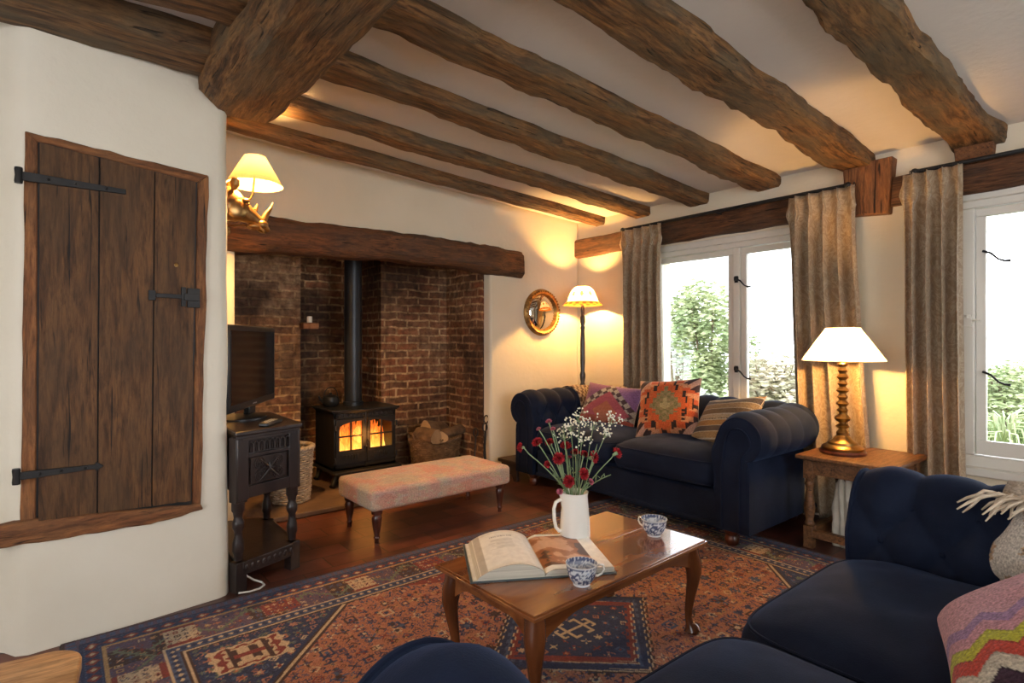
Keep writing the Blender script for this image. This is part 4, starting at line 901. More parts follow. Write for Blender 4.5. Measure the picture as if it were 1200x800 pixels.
# field
motifs(d > .36, .058, ['navy', 'brown', 'navy', 'red', 'cream', 'purple'], 3, 1.12)
motifs(d > .36, .031, ['navy', 'blue', 'purple', 'gold', 'navy', 'pink', 'brown'], 5, 1.1)
motifs(d > .36, .163, ['navy', 'brown', 'cream', 'blue'], 9, .55)
# corner spandrels in navy, cut by stepped diagonals
step = np.floor(ax / .02) * .02
sv = (ax + ay) - .15; spand = (d > .36) & (sv > 1.20)
put(spand & (sv < 1.245), 'brown'); put(spand & (sv > 1.215) & (sv < 1.232), 'cream'); put(spand & (sv >= 1.245), 'navy')
motifs(spand & (sv > 1.27), .033, ['blue', 'purple', 'rust', 'green'], 23, 1.0); motifs(spand & (sv > 1.27), .062, ['rust', 'cream', 'green', 'red', 'blue', 'pink'], 21, .9)
put((d > .36) & (ay > cy_ - .36 - .17 + .5 * ax) , 'red'); motifs((d > .36) & (ay > cy_ - .36 - .15 + .5 * ax), .05, ['cream', 'navy', 'rust', 'brown'], 31)
# central medallion
for (mx, my, s) in ((0, 0, .82),):
    q = (np.abs(U - cx_ - mx) / (.52 * s) + np.abs(V - cy_ - my) / (.46 * s)); zz = q + .02 * np.sign(np.sin(q * 0 + (U + V) * 90))
    put(zz < 1.0, 'brown'); put((zz < .965), 'cream'); put(zz < .945, 'navy'); put((zz < .86) & (np.sin((U - V) * 160) > 0), 'blue'); put(zz < .80, 'cream'); put(zz < .78, 'red'); put(zz < .70, 'navy')
    motifs(zz < .68, .055, ['rust', 'cream', 'red', 'blue'], 41 + int(mx * 10), .9)
    uu, vv_ = np.abs(U - cx_ - mx) / s / .62, np.abs(V - cy_ - my) / s / .62
    k = ((np.abs(uu - .085) < .014) & (vv_ < .10)) | ((np.abs(vv_ - .10) < .014) & (uu < .10) & (uu > .03)) | ((vv_ < .016) & (uu < .16)) | ((np.abs(uu - .16) < .013) & (vv_ < .055)) | ((np.abs(vv_ - .055) < .012) & (uu > .12) & (uu < .165))
    put((uu < .185) & (vv_ < .125), 'navy'); put(k, 'cream')
# ornate blocks in the navy corners
for sx in (-1, 1):
    for sy in (-1, 1):
        uu = U - (cx_ + sx * (cx_ - .53)); vv_ = V - (cy_ + sy * (cy_ - .50)); r = np.maximum(np.abs(uu) / .12, np.abs(vv_) / .085) + .10 * np.sin(uu * 110) * np.sin(vv_ * 110)
        put(r < 1, 'cream'); put((r < .86) & (r > .70), 'red'); put((r < .55) & (np.sin(uu * 95) > .1), 'brown'); put((r < .6) & (np.abs(vv_) < .012), 'red'); put((np.abs(np.abs(uu) - .06) < .008) & (r < .9), 'brown')
# borders
B0 = d < .36; put(B0, 'navy')
tri = lambda per, ph=0: np.abs(((along / per + ph) % 1) - .5) * 2
put(B0 & (d > .335), 'brown'); put(B0 & (d > .342) & (d < .35) , 'cream')
g = B0 & (d > .295) & (d < .335); put(g, 'blue'); put(g & (np.abs((d - .315) / .018) < tri(.035)), 'navy'); put(g & (np.abs((d - .315) / .016) + tri(.035) < .55), 'cream')
g = B0 & (d > .13) & (d < .285); put(g, 'purple'); put(g & (tri(.33) > .62), 'brown'); motifs(g, .036, ['rust', 'blue', 'cream', 'red', 'blue', 'gold', 'navy'], 51, 1.1)
zz = .2075 + .055 * (tri(.24) * 2 - 1); put(g & (np.abs(d - zz) < .007), 'green'); put(g & (np.abs(d - zz) < .022) & (((along / .022) % 1) < .28), 'green')
bl = g & (np.abs(((along / .72) % 1) - .5) < .075); put(bl, 'cream'); motifs(bl, .03, ['red', 'brown', 'navy'], 57, 1.1); put(bl & ((d < .15) | (d > .265)), 'red')
bl = g & (np.abs(((along / .72 + .5) % 1) - .5) < .10); put(bl & (np.abs(d - .2075) < .05), 'red'); motifs(bl, .03, ['cream', 'gold', 'navy'], 59, 1.1)
put(B0 & (np.abs(d - .29) < .005), 'cream'); put(B0 & (np.abs(d - .125) < .005), 'gold')
g = B0 & (d > .06) & (d < .12); put(g, 'navy'); put(g & (np.abs((d - .09) / .026) + tri(.06) < .9), 'red'); put(g & (np.abs((d - .09) / .026) + tri(.06) < .4), 'cream'); put(g & (np.abs(np.abs(d - .09) - .022) < .003) & (((along / .018) % 1) < .5), 'blue')
put(d < .055, 'purple'); put((d < .05) & (d > .02) & (((along / .03) % 1) < .5), 'blue'); put(d < .014, 'brown')
img *= (.74 + .34 * np.random.RandomState(1).rand(*U.shape))[..., None]
Z = .008 + .0012 * np.random.RandomState(2).rand(*U.shape); edge = (d < 1e-6); Z[edge] = .0005
me = bpy.data.meshes.new('rug'); nvx = U.size; co = np.stack([U + RX0, V + RY0, Z], -1).reshape(-1, 3).astype(np.float32)
ii, jj = np.meshgrid(np.arange(nx), np.arange(ny)); q0 = (jj * (nx + 1) + ii).ravel(); quads = np.stack([q0, q0 + 1, q0 + nx + 2, q0 + nx + 1], -1).astype(np.int32)
me.vertices.add(nvx); me.vertices.foreach_set('co', co.ravel()); me.loops.add(quads.size); me.loops.foreach_set('vertex_index', quads.ravel())
me.polygons.add(len(quads)); me.polygons.foreach_set('loop_start', np.arange(0, quads.size, 4, dtype=np.int32)); me.polygons.foreach_set('loop_total', np.full(len(quads), 4, dtype=np.int32)); me.update(); me.validate()
ca = me.color_attributes.new('Col', 'FLOAT_COLOR', 'POINT'); ca.data.foreach_set('color', np.concatenate([img.reshape(-1, 3), np.ones((nvx, 1))], 1).astype(np.float32).ravel())
me.materials.append(M['rug']); rug = bpy.data.objects.new('rug', me); COL.objects.link(rug); tag(rug, 'large patterned rust and navy wool rug under the coffee table', 'rug')

# ------------------------------------------------------------------ chesterfield sofas
SL, SDp = 2.08, .92; SA = SL / 2 - .28; D1 = SDp - .275; RC = .05
prof = [(0.0, .26 + .26 * k / 14) for k in range(15)]
rc, zc, RR = .135, .588, .115
prof += [(.012, .55)]
prof += [(rc + RR * math.cos(a), zc + RR * math.sin(a)) for a in [PI - (PI + 1.2) * k / 34 for k in range(35)]]
prof += [(.186, .455), (.190, .42), (.19, .30), (.19, .20), (.19, .095)]
ps_ = [0.0]
for a, c in zip(prof, prof[1:]): ps_.append(ps_[-1] + math.dist(a, c))
# denser resample of the profile
def prof_at(s):
    for i in range(len(ps_) - 1):
        if ps_[i + 1] >= s: t = (s - ps_[i]) / max(1e-9, ps_[i + 1] - ps_[i]); return (lerp(prof[i][0], prof[i + 1][0], t), lerp(prof[i][1], prof[i + 1][1], t))
    return prof[-1]
STOT = ps_[-1]; SROLL = ps_[50]
KS = [STOT * k / 110 for k in range(111)]; PP = [prof_at(s) for s in KS]; PN = []
for k in range(len(PP)):
    a, c = PP[max(0, k - 1)], PP[min(len(PP) - 1, k + 1)]; q = Vector((c[1] - a[1], -(c[0] - a[0]))); q = -q; PN.append(q.normalized() if q.length > 0 else Vector((-1, 0)))
seg1 = D1 - RC; arcL = (RC + .12) * PI / 2; seg2 = 2 * (SA - RC); TT = seg1 * 2 + arcL * 2 + seg2
def path(t):
    """returns inner point, outward normal"""
    if t <= seg1: return Vector((-SA, t)), Vector((-1, 0))
    t -= seg1
    if t <= arcL: a = PI - (t / arcL) * PI / 2; n = Vector((math.cos(a), math.sin(a))); return Vector((-SA + RC, D1 - RC)) + n * RC, n
    t -= arcL
    if t <= seg2: return Vector((-SA + RC + t, D1)), Vector((0, 1))
    t -= seg2
    if t <= arcL: a = PI / 2 - (t / arcL) * PI / 2; n = Vector((math.cos(a), math.sin(a))); return Vector((SA - RC, D1 - RC)) + n * RC, n
    t -= arcL; return Vector((SA, D1 - RC - t)), Vector((1, 0))
s0, PSS, PTT, TD = .13, .24, TT / 20, .031
def tuft(s, t):
    return tuft0(s, t) * (.5 + .5 * min(1, min(t, TT - t) / .06))
def tuft0(s, t):
    pl = abs(math.sin(PI * t / PTT)) ** .5
    A = (s - s0) / PSS + t / PTT; B = (s - s0) / PSS - t / PTT; di = (abs(math.sin(PI * A)) * abs(math.sin(PI * B))) ** .42
    top = s0 + PSS
    if s < s0: v = pl * max(0, min(1, (s) / s0)) * .7 + .3 * pl; return TD * v * .8
    if s < top:
        k = min(1, (s - s0) / .02, (top - s) / .02); return TD * lerp(pl, di, max(0, k))
    end = SROLL
    if s < end: q = (s - top) / (end - top); return TD * lerp(pl, .75, q ** 1.5) * (1 - .6 * q ** 4)
    return 0.002
def surf(s, t, off=0.0, tf=True):
    k = s / STOT * 110; i = min(109, int(k)); f = k - i; p = (lerp(PP[i][0], PP[i + 1][0], f), lerp(PP[i][1], PP[i + 1][1], f)); n2 = PN[i]
    d_ = (tuft(s, t) if tf else TD * .8 * (1 if s < SROLL else 0)) + off
    edge = min(t, TT - t)
    u = p[0] + n2.x * d_; z = p[1] + n2.y * d_; ip, n = path(max(0, min(TT, t))); return Vector((ip.x + n.x * u, ip.y + n.y * u, z))
def make_sofa(loc, rz, lab):
    t = thing('chesterfield_sofa', lab, 'sofa', loc, rz); m = M['velvet']
    t1, t2 = seg1 + arcL / 2, TT - seg1 - arcL / 2
    for nm, ta, tb in (('armrest', 0, t1), ('backrest', t1, t2), ('armrest', t2, TT)):
        n = int((tb - ta) / .011); b = MB(); b.grid(lambda u, v: surf(STOT * u, lerp(ta, tb, v)), 110, n); o = b.obj(nm, m, t, smooth=180)
    # front faces of the arms
    for sx in (-1, 1):
        t_ = 0 if sx < 0 else TT; outline = [surf(s, t_, 0, True) for s in KS]
        b = MB(); pts = [(p.x, p.z) for p in outline]; n = len(pts)
        e_ = 9; h_ = n // 2
        ins = [(x, z) for x, z in pts]
        vs = [(x, 0.012, z) for x, z in pts] + [(x, -.010, z) for x, z in pts] + [(lerp(x, (pts[k][0] + pts[n - 1 - k][0]) / 2, .06), -.018, lerp(z, (pts[k][1] + pts[n - 1 - k][1]) / 2, .06)) for k, (x, z) in enumerate(pts)]
        fs = [(k, k + 1, n + k + 1, n + k) for k in range(n - 1)] + [(n + k, n + k + 1, 2 * n + k + 1, 2 * n + k) for k in range(n - 1)] + [(2 * n + k, 2 * n + k + 1, 2 * n + n - 2 - k, 2 * n + n - 1 - k) for k in range(h_ - 1)] + [(2 * n + h_ - 1, 2 * n + h_, 2 * n + n - h_)]
        x0_, x1_ = sorted((SA * sx, (SA + .19) * sx)); b.box(x0_, x1_, -.0175, .02, .095, .285)
        b.add(vs, fs); b.obj('arm_front', m, t, smooth=35)
        b = MB(); b.tube([(x, -.014, z) for x, z in pts], .006, 8)
        rc_x = SA * sx + sx * rc; b.tube([(SA * sx + sx * .045, -.026, .11), (SA * sx + sx * .045, -.026, .42)] + [(rc_x + sx * .072 * math.cos(a), -.026, .565 + .085 * math.sin(a)) for a in [PI - PI * k / 12 for k in range(13)]] + [(rc_x + sx * .02, -.026, .50), (SA * sx + sx * .145, -.026, .42), (SA * sx + sx * .145, -.026, .11)], .0045, 6); b.obj('piping', m, t)
    b = MB(); b.box(-SA - .005, SA + .005, .030, D1 + .15, .10, .285); b.obj('seat_base', m, t, bevel=.02, seg=4)
    b = MB(); b.box(-SA - .19, SA + .19, .02, SDp - .09, .085, .115); b.obj('bottom_frame', m, t, bevel=.01)
    for sx in (-1, 1):
        w_ = SA - .012; b = MB(); N1 = 34; X0 = sx * SA / 2; Y0 = (D1 - .02) / 2 - .01; HX, HY, HZ = w_ / 2 + .012, (D1 + .02) / 2, .088
        bmx = bmesh.new(); bmesh.ops.create_cube(bmx, size=2); bmesh.ops.subdivide_edges(bmx, edges=bmx.edges, cuts=27, use_grid_fill=True)
        vs = []
        for v in bmx.verts:
            x, y, z = v.co; K = 7.0; q = (abs(x) ** K + abs(y) ** K) ** (1 / K); q2 = (max(abs(x), abs(y)) ** 4 + abs(z) ** 4) ** .25
            mxy = max(abs(x), abs(y), 1e-6); xx = x / (q / mxy) ; yy = y / (q / mxy)
            e = max(abs(x), abs(y)); rnd = (1 - .05 * abs(z) ** 3) if e > .99 else 1 - .05 * (abs(z) ** 3) * e
            cr = (1 - x * x) * (1 - y * y); zt = z * HZ * (.74 + .26 * (1 - e ** 6)) + (.042 * cr ** .6 if z > 0 else 0) * abs(z)
            px_, py_ = X0 + xx * HX * rnd, Y0 + yy * HY * rnd; wv = fbm((px_ * 1.0 + loc[0], py_, 0), 3.2, 4) * .012 + (.010 * math.exp(-((x - .1) ** 2 + (y + .1) ** 2) / .03) * -1)
            vs.append((px_, py_, .372 + zt + (wv * (1 - e ** 8) if z > .3 else 0)))
        b.add(vs, [[v.index for v in f.verts] for f in bmx.faces]); bmx.free(); cu = b.obj('seat_cushion', m, t, smooth=180)
        for zz, inx in ((.372 + .063, .028), (.372 - .063, .028)):
            b = MB(); pts = []
            for k in range(100):
                a = 2 * PI * k / 100; x = math.cos(a); y = math.sin(a); q = (abs(x) ** 7 + abs(y) ** 7) ** (1 / 7); pts.append((X0 + x / q * (HX * .958), Y0 + y / q * (HY * .958), zz))
            b.tube(pts, .0045, 6, True); b.obj('cushion_piping', m, cu)
    mb_ = MB(); mb_.ball((0, 0, 0), .010, 8); bm0 = None
    for row in range(3):
        s = s0 + PSS / 2 * row
        if row == 0: continue
        for k in range(21):
            tt_ = (k + (.5 if row == 1 else 0)) * PTT
            if tt_ < .05 or tt_ > TT - .05: continue
            p = surf(s, tt_, .002)
            if bm0 is None: bm0 = mb_.obj('button', m, t); o = bm0
            else: o = bm0.copy(); COL.objects.link(o); o.parent = t
            o.location = p
    for sx in (-1, 1):
        for yy in (.055, SDp - .16):
            b = MB(); b.lathe([(.028, 0), (.036, .012), (.040, .035), (.030, .055), (.040, .065), (.046, .085), (.046, .095)], (sx * (SA + .06), yy, 0), 20); b.obj('foot', M['mahogany'], t)
    return t
sofa1 = make_sofa((2.80, 2.42, .008), -PI / 2, 'navy velvet buttoned sofa standing under the left window')
sofa2 = make_sofa((1.262, .70, .008), PI, 'navy velvet buttoned sofa in the foreground at the lower right'); sofa2.scale = (.97, 1, .955)
def w1(p): return sofa1.matrix_world @ p
S1 = Matrix.Translation(sofa1.location) @ Matrix.Rotation(-PI / 2, 4, 'Z'); S2 = Matrix.Translation(sofa2.location) @ Matrix.Rotation(PI, 4, 'Z') @ Matrix.Diagonal((.97, 1, .955, 1))

# throws
def throw(name, lab, S, ta, tb, sa, sb, colf, strands, sdir, seed):
    t = thing(name, lab, 'throw'); b = MB(); nu, nv = 60, 60; cols = []
    fn = lambda u, v: tuple(S @ surf(lerp(sa, sb, u), lerp(ta, tb, v), .010 + .004 * math.sin(u * 30) * math.sin(v * 26), False))
    for j in range(nv + 1):
        for i in range(nu + 1): cols.append(colf(i / nu, j / nv))
    b.grid(fn, nu, nv, col=cols); b.obj('woven_blanket', M['kilim'], t, thick=.008, smooth=180)
    rd = random.Random(seed)
    for k in range(strands):
        v = (k + .5) / strands; p = S @ surf(sa, lerp(ta, tb, v), .016, False); b = MB(); q = Vector(sdir) + Vector((rd.uniform(-.35, .35), rd.uniform(-.35, .35), rd.uniform(-.15, .15))); l = rd.uniform(.09, .13); pts = [p]
        for j in range(1, 6): x = j / 5; pts.append(p + q * l * x + Vector((0, 0, .012 * math.sin(x * PI) - .035 * x * x)) + Vector((rd.uniform(-.003, .003),) * 3))
        b.tube(pts, [.0045, .005, .0045, .0045, .004, .002], 6); b.obj('tassel', M['fringe'], t)
def weave(u, v): return (.50, .40, .28) if (int(u * 16) + int(v * 24)) % 2 else (.13, .075, .05)
throw('woven_throw', 'brown and cream woven throw over the corner of the far sofa back', S1, .50, 1.08, .20, .62, weave, 16, (-.55, -.25, -.6), 3)
def weave2(u, v): return (.62, .53, .42) if int(v * 20) % 4 else (.45, .35, .25)
throw('fringed_throw', 'cream fringed throw over the arm of the near sofa at the right edge', S2, .36, .88, .44, .72, weave2, 92, (-.85, .45, .02), 5)

# ------------------------------------------------------------------ cushions
def pillow(name, lab, loc, rot, w_, h_, th, patt, group, N_=90, fringe=False):
    """rot: Euler for a pillow whose face is local XZ (x right, z up), facing local -Y"""
    t = thing(name, lab, 'cushion', loc, 0, group); t.rotation_euler = rot; rs = np.random.RandomState(abs(hash(lab)) % 1000 if False else int(w_ * 1000 + loc[1] * 100) % 997)
    for side in (-1, 1):
        b = MB(); cols = []
        for j in range(N_ + 1):
            for i in range(N_ + 1):
                u = i / N_ * 2 - 1; v = j / N_ * 2 - 1; cols.append(tuple(np.array(patt(u, v)) * (.88 + .24 * rs.rand())))
        def f(i, j):
            u = i * 2 - 1; v = j * 2 - 1; x = u * w_ / 2 * (1 - .075 * (1 - v * v)); z = v * h_ / 2 * (1 - .075 * (1 - u * u))
            y = side * th / 2 * max(0, (1 - u ** 4) * (1 - v ** 4)) ** .55 * (1 - .08 * u * u) + .004 * fbm((u, v, side), 2)*(1-u*u)*(1-v*v)
            return (x, y, z + h_ / 2)
        b.grid(f, N_, N_, col=cols); b.obj('front_cover' if side < 0 else 'back_cover', M['kilim'], t, smooth=180)
    b = MB(); pts = []
    for k in range(96):
        q = k / 24; e = int(q); f_ = (q - e) * 2 - 1; u, v = [(f_, -1), (1, f_), (-f_, 1), (-1, -f_)][e]; pts.append((u * w_ / 2 * (1 - .075 * (1 - v * v)), 0, v * h_ / 2 * (1 - .075 * (1 - u * u)) + h_ / 2))
    b.tube(pts, .0016, 6, True); b.obj('seam', M['fringe'], t); return t
def pat_purple(u, v):
    v2 = v + .15; q = abs(u) * .9 + abs(v2 + .3) * .75
    c = (.24, .10, .22) if u < -.1 else (.30, .17, .38)
    if q < 1.12:
        k = (u * 4.5 - v2 * 3.5); kk = (u * 4.5 + v2 * 3.5); c = (.48, .45, .38) if (int(math.floor(kk * .9)) + int(math.floor(k * .9))) % 2 else (.10, .065, .075)
    if q < .80: c = (.46, .11, .14)
    if q < .42: c = (.50, .17, .10)
    if v < -.7 and q > .4: c = (.42, .10, .07)
    return c
def pat_orange(u, v):
    s = .12; us = round(abs(u) / s) * s; q = us * 1.1 + abs(v) * .95 + .06 * math.sin(v * 26)
    if q < .22: return (.40, .33, .17)
    if q < .62: return (.22, .19, .085) if (int(abs(v) * 9 + us * 9)) % 2 else (.30, .22, .11)
    if q < .88: return (.62, .12, .035)
    if q < 1.12: return (.035, .022, .022) if int((u + 3) * 6.2) % 2 == 0 else (.62, .16, .05)
    if q < 1.42: return (.58, .11, .04) if int((v + 3) * 5) % 2 else (.66, .30, .16)
    return (.06, .03, .03) if int((u - v + 4) * 4) % 2 else (.62, .35, .26)
def pat_stripe(u, v):
    k = v * 4 + .5; b_ = int(math.floor(k)) % 5; n = fbm((u * 1.6, v * 5, 5), 1.0)
    c = [(.46, .38, .27), (.20, .13, .07), (.32, .22, .12), (.10, .08, .075), (.40, .22, .08)][b_]
    if abs(k - round(k)) < .07: c = (.55, .50, .42)
    if abs(k * 2 - .4) < .12 and int(u * 20) % 2: c = (.07, .055, .06)
    return c
ZC = [(.66, .35, .40), (.38, .22, .42), (.62, .30, .36), (.55, .55, .03), (.60, .07, .04), (.66, .60, .48), (.06, .03, .05), (.62, .10, .05), (.55, .50, .04), (.45, .24, .44), (.68, .42, .46)]
def pat_zig(u, v):
    z = abs(((v * 2.4) % 1) - .5) * 2; k = max(0, u + .10) * 6.4 + z * .95 ; i = int(max(0, min(10, k))); c = ZC[i]
    if k - i < .10 and i > 2: c = tuple(x * .6 for x in c)
    return c
def pat_white(u, v):
    n = fbm((u * 1.1 + .4, v * 1.5, 7), 1.6); c = (.80, .76, .68)
    if n > .20: c = (.60, .42, .26)
    if n > .30: c = (.12, .10, .11)
    if abs(u + .93) < .05: c = (.45, .30, .16)
    return c
CG = 'cushions on the far sofa'
def lean(loc, face, back, roll=0): return Matrix.Rotation(face, 3, 'Z') @ Matrix.Rotation(-back, 3, 'X') @ Matrix.Rotation(roll, 3, 'Y')
def put_pillow(lab, loc, face, back, roll, w_, h_, th, patt, group, N_=90):
    # face: world angle about z so that local -Y turns to the wanted direction
    p = pillow('cushion', lab, loc, (0, 0, 0), w_, h_, th, patt, group, N_); p.rotation_euler = (Matrix.Rotation(face, 3, 'Z') @ Matrix.Rotation(-back, 3, 'X') @ Matrix.Rotation(roll, 3, 'Y')).to_euler(); return p
# local -Y facing world -X needs a turn of -90 degrees
put_pillow('rectangular purple cushion with a pink and grey triangle pattern on the far sofa', (3.24, 2.86, .475), -PI / 2 + .12, .42, .06, .52, .33, .13, pat_purple, CG)
put_pillow('orange and black kilim cushion in the middle of the far sofa', (3.16, 2.24, .475), -PI / 2 + .25, .45, -.10, .44, .42, .15, pat_orange, CG, 110)
put_pillow('grey-brown striped cushion against the right arm of the far sofa', (3.10, 1.86, .475), -PI / 2 - .45, .65, -.20, .50, .36, .13, pat_stripe, CG)
put_pillow('bright zigzag kilim cushion at the lower right corner of the near sofa', (1.36, .31, .455), PI + .30, .95, 0, .52, .40, .16, pat_zig, 'cushions on the near sofa', 150)
put_pillow('white cushion with brown blotches at the right edge, leaning on the near sofa', (1.885, .225, .465), PI + .85, .55, 0, .44, .38, .15, pat_white, 'cushions on the near sofa')

# ------------------------------------------------------------------ upholstered bench
bn = thing('upholstered_bench', 'long low bench covered in faded pink kilim in front of the stove', 'bench', (1.80, 3.06, 0), .02)
bmx = bmesh.new(); bmesh.ops.create_cube(bmx, size=2); bmesh.ops.subdivide_edges(bmx, edges=bmx.edges, cuts=59, use_grid_fill=True); vs = []; cols = []
HX, HY, HZ = .495, .232, .062; PB = [(.48, .17, .13), (.46, .30, .17), (.50, .24, .20), (.30, .31, .27), (.52, .38, .24), (.42, .12, .10), (.45, .22, .20)]
for v in bmx.verts:
    x, y, z = v.co; r = .028; X, Y, Zz = x * HX, y * HY, z * HZ
    def rd_(a, h): return max(-(h - r), min(h - r, a))
    c = Vector((rd_(X, HX), rd_(Y, HY), rd_(Zz, HZ))); dlt = Vector((X, Y, Zz)) - c
    p = c + dlt.normalized() * r if dlt.length > r else Vector((X, Y, Zz))
    p.z += .010 * (1 - x * x) * (1 - y * y) * (1 if z > 0 else 0); vs.append((p.x, p.y, .245 + p.z))
    qx = X * 1.0; qy = Y + (Zz if abs(y) > .98 else 0); g = fbm((qx, qy, Zz), 4.5, 2) ; k = int((math.floor((qx + .5) / .075) * 3 + math.floor((qy + .4) / .06) * 2)) % 7
    c = np.array(PB[k]) * .30 + np.array((.56, .38, .31)) * .70
    if g > .20: c = c * .5 + np.array((.36, .38, .32)) * .5
    if g < -.20: c = c * .5 + np.array((.56, .22, .16)) * .5
    if abs(fbm((qx, qy, Zz), 13, 6)) < .05: c = np.array((.50, .40, .28))
    cols.append(tuple(c * (.93 + .14 * random.random())))
b = MB(); b.add(vs, [[v.index for v in f.verts] for f in bmx.faces], None, cols); bmx.free(); b.obj('upholstered_seat', M['bench_kilim'], bn, smooth=180)
for sx in (-1, 1):
    for sy in (-1, 1):
        b = MB(); b.lathe([(.014, 0), (.013, .02), (.019, .03), (.014, .04), (.022, .08), (.027, .12), (.029, .14), (.022, .155), (.03, .162), (.03, .186)], (sx * .44, sy * .18, 0), 18); b.obj('leg', M['mahogany'], bn)

# ------------------------------------------------------------------ coffee table
ct = thing('coffee_table', 'low polished walnut coffee table with curved cabriole legs, on the rug', 'coffee table', (1.455, 1.405, .008), .035); TH = .353
b = MB(); b.box(-.445, .445, -.235, .235, TH - .024, TH - .0145); b.obj('under_frame', M['walnut_leg'], ct, bevel=.002)
for sy in (-1, 1):
    b = MB(); ya, yb = sorted((sy * .0010, sy * .247)); b.box(-.457, .457, ya, yb, TH - .016, TH - .005); ya, yb = sorted((sy * .0010, sy * .240)); b.box(-.450, .450, ya, yb, TH - .0052, TH); b.obj('top_board', M['walnut'], ct, bevel=.0015)
def apron_poly(L_): 
    n = 28; pts = [(-L_ / 2, TH - .022), (L_ / 2, TH - .022)]
    for k in range(n + 1):
        x = L_ / 2 - L_ * k / n; q = abs(x) / (L_ / 2); pts.append((x, TH - .022 - .035 - .050 * max(0, (q - .55) / .45) ** 1.6))
    return pts
for sy in (-1, 1): b = MB(); b.prism(apron_poly(.80), 'y', sy * .205 - .009, sy * .205 + .009); b.obj('apron', M['walnut'], ct, bevel=.002)
for sx in (-1, 1): b = MB(); b.prism(apron_poly(.37), 'x', sx * .415 - .009, sx * .415 + .009); b.obj('apron', M['walnut'], ct, bevel=.002)
for sx in (-1, 1):
    for sy in (-1, 1):
        b = MB(); dx, dy = sx * .7071, sy * .7071; X, Y = sx * .408, sy * .198; pts = []; rs = []
        for z, o_, r in ((TH - .024, 0, .030), (.30, .004, .032), (.265, .012, .033), (.23, .016, .029), (.19, .012, .023), (.14, .004, .018), (.09, -.003, .0145), (.055, -.004, .013), (.035, .0, .015), (.022, .008, .026), (.010, .012, .031), (.001, .012, .026)):
            pts.append((X + dx * o_, Y + dy * o_, z)); rs.append(r)
        b.tube(pts, rs, 14); b.obj('leg', M['walnut_leg'], ct)
TZ = .008 + TH
# open book
bk = thing('open_book', 'large open illustrated book lying on the coffee table', 'book', (1.285, 1.455, TZ), -.52)
def page_block(sx, base_h, prof_fn, name='page_block'):
    b = MB(); n = 20; Wb, Hb = .232, .162
    top = [(sx * Wb * k / n, prof_fn(k / n)) for k in range(n + 1)]; poly = [(0, .004)] + top[0:] + [(sx * Wb, .005)]
    b.prism(poly, 'y', -Hb, Hb); return b.obj(name, M['page_edge'], bk, smooth=50)
lp = lambda q: .006 + .050 * math.sin(PI * min(1, q * 1.05 + .02)) ** .55 * (1 - .30 * q)
rp = lambda q: .006 + .020 * min(1, (q * 7)) ** .5 * (1 - .25 * q)
page_block(-1, 0, lp); page_block(1, 0, rp)
for sx, pf, nm in ((-1, lp, 'left_page'), (1, rp, 'right_page')):
    b = MB(); cols = []; n = 80; m2 = 80; rr_ = random.Random(2)
    for j in range(m2 + 1):
        for i in range(n + 1):
            u, v = i / n, j / m2
            if sx < 0:
                c = (.74, .71, .63)
                if .12 < u < .80 and .06 < v < .93: c = (.80, .78, .72)
                if .80 <= u < .90 : c = (.45, .42, .36)
                row = int(v * 60)
                if .45 < v < .74 and row % 2 == 0 and .30 < u < .62 + .06 * math.sin(row * 5): c = (.62, .60, .55)
                if .80 < v < .84 and .28 < u < .66 and math.sin(u * 210) > -.2: c = (.35, .34, .33)
            else:
                c = (.78, .76, .70)
                if .02 < u < .78 and .10 < v < .95:
                    g_ = fbm((u * 1.2, v * 1.6, 3), 2.2); c = (.36 + .3 * g_, .15 + .16 * g_, .07 + .10 * g_) if g_ < .12 else (.58, .34, .22)
                    if g_ < -.25: c = (.10, .05, .035)
            cols.append(c)
    b.grid(lambda u, v: (sx * .230 * u, -.160 + .320 * v, pf(u) + .0012), n, m2, col=cols); b.obj(nm, M['printed'], bk, smooth=180)
for sx in (-1, 1): b = MB(); b.box(min(0, sx * .240), max(0, sx * .240), -.168, .168, 0, .0045); b.obj('cover_board', M['cover'], bk, bevel=.001)
# jug
jg = thing('white_jug', 'tall white ceramic jug with handle, holding flowers on the coffee table', 'jug', (1.528, 1.498, TZ), 2.75)
b = MB(); pr_ = [(.052, 0), (.0585, .004), (.0585, .02), (.056, .08), (.0525, .13), (.049, .165), (.0495, .176), (.052, .184), (.049, .184), (.0465, .170), (.050, .10), (.054, .02), (.0, .012)]
n = 40; vs = []; fs = []
for r, z in pr_:
    for k in range(n):
        a = 2 * PI * k / n; sp_ = .022 * math.exp(-(((a - PI + PI) % (2 * PI) - PI) / .35) ** 2) * max(0, (z - .14) / .045) if r > 0 else 0; vs.append(((r + sp_) * math.cos(a + PI), (r + sp_) * math.sin(a + PI), z + sp_ * .3))
for i in range(len(pr_) - 1):
    for k in range(n): l = (k + 1) % n; fs.append((i * n + k, i * n + l, (i + 1) * n + l, (i + 1) * n + k))
fs.append(tuple(reversed(range(n)))); b.add(vs, fs); b.obj('jug_body', M['ceramic'], jg, smooth=60)
b = MB(); b.tube([(.046, 0, .150), (.060, 0, .158), (.078, 0, .150), (.086, 0, .125), (.084, 0, .085), (.078, 0, .055), (.066, 0, .040), (.052, 0, .042)], [.008, .0075, .007, .007, .007, .007, .0075, .008], 10); b.obj('handle', M['ceramic'], jg, smooth=180)
JC = Vector((1.528, 1.498, TZ))
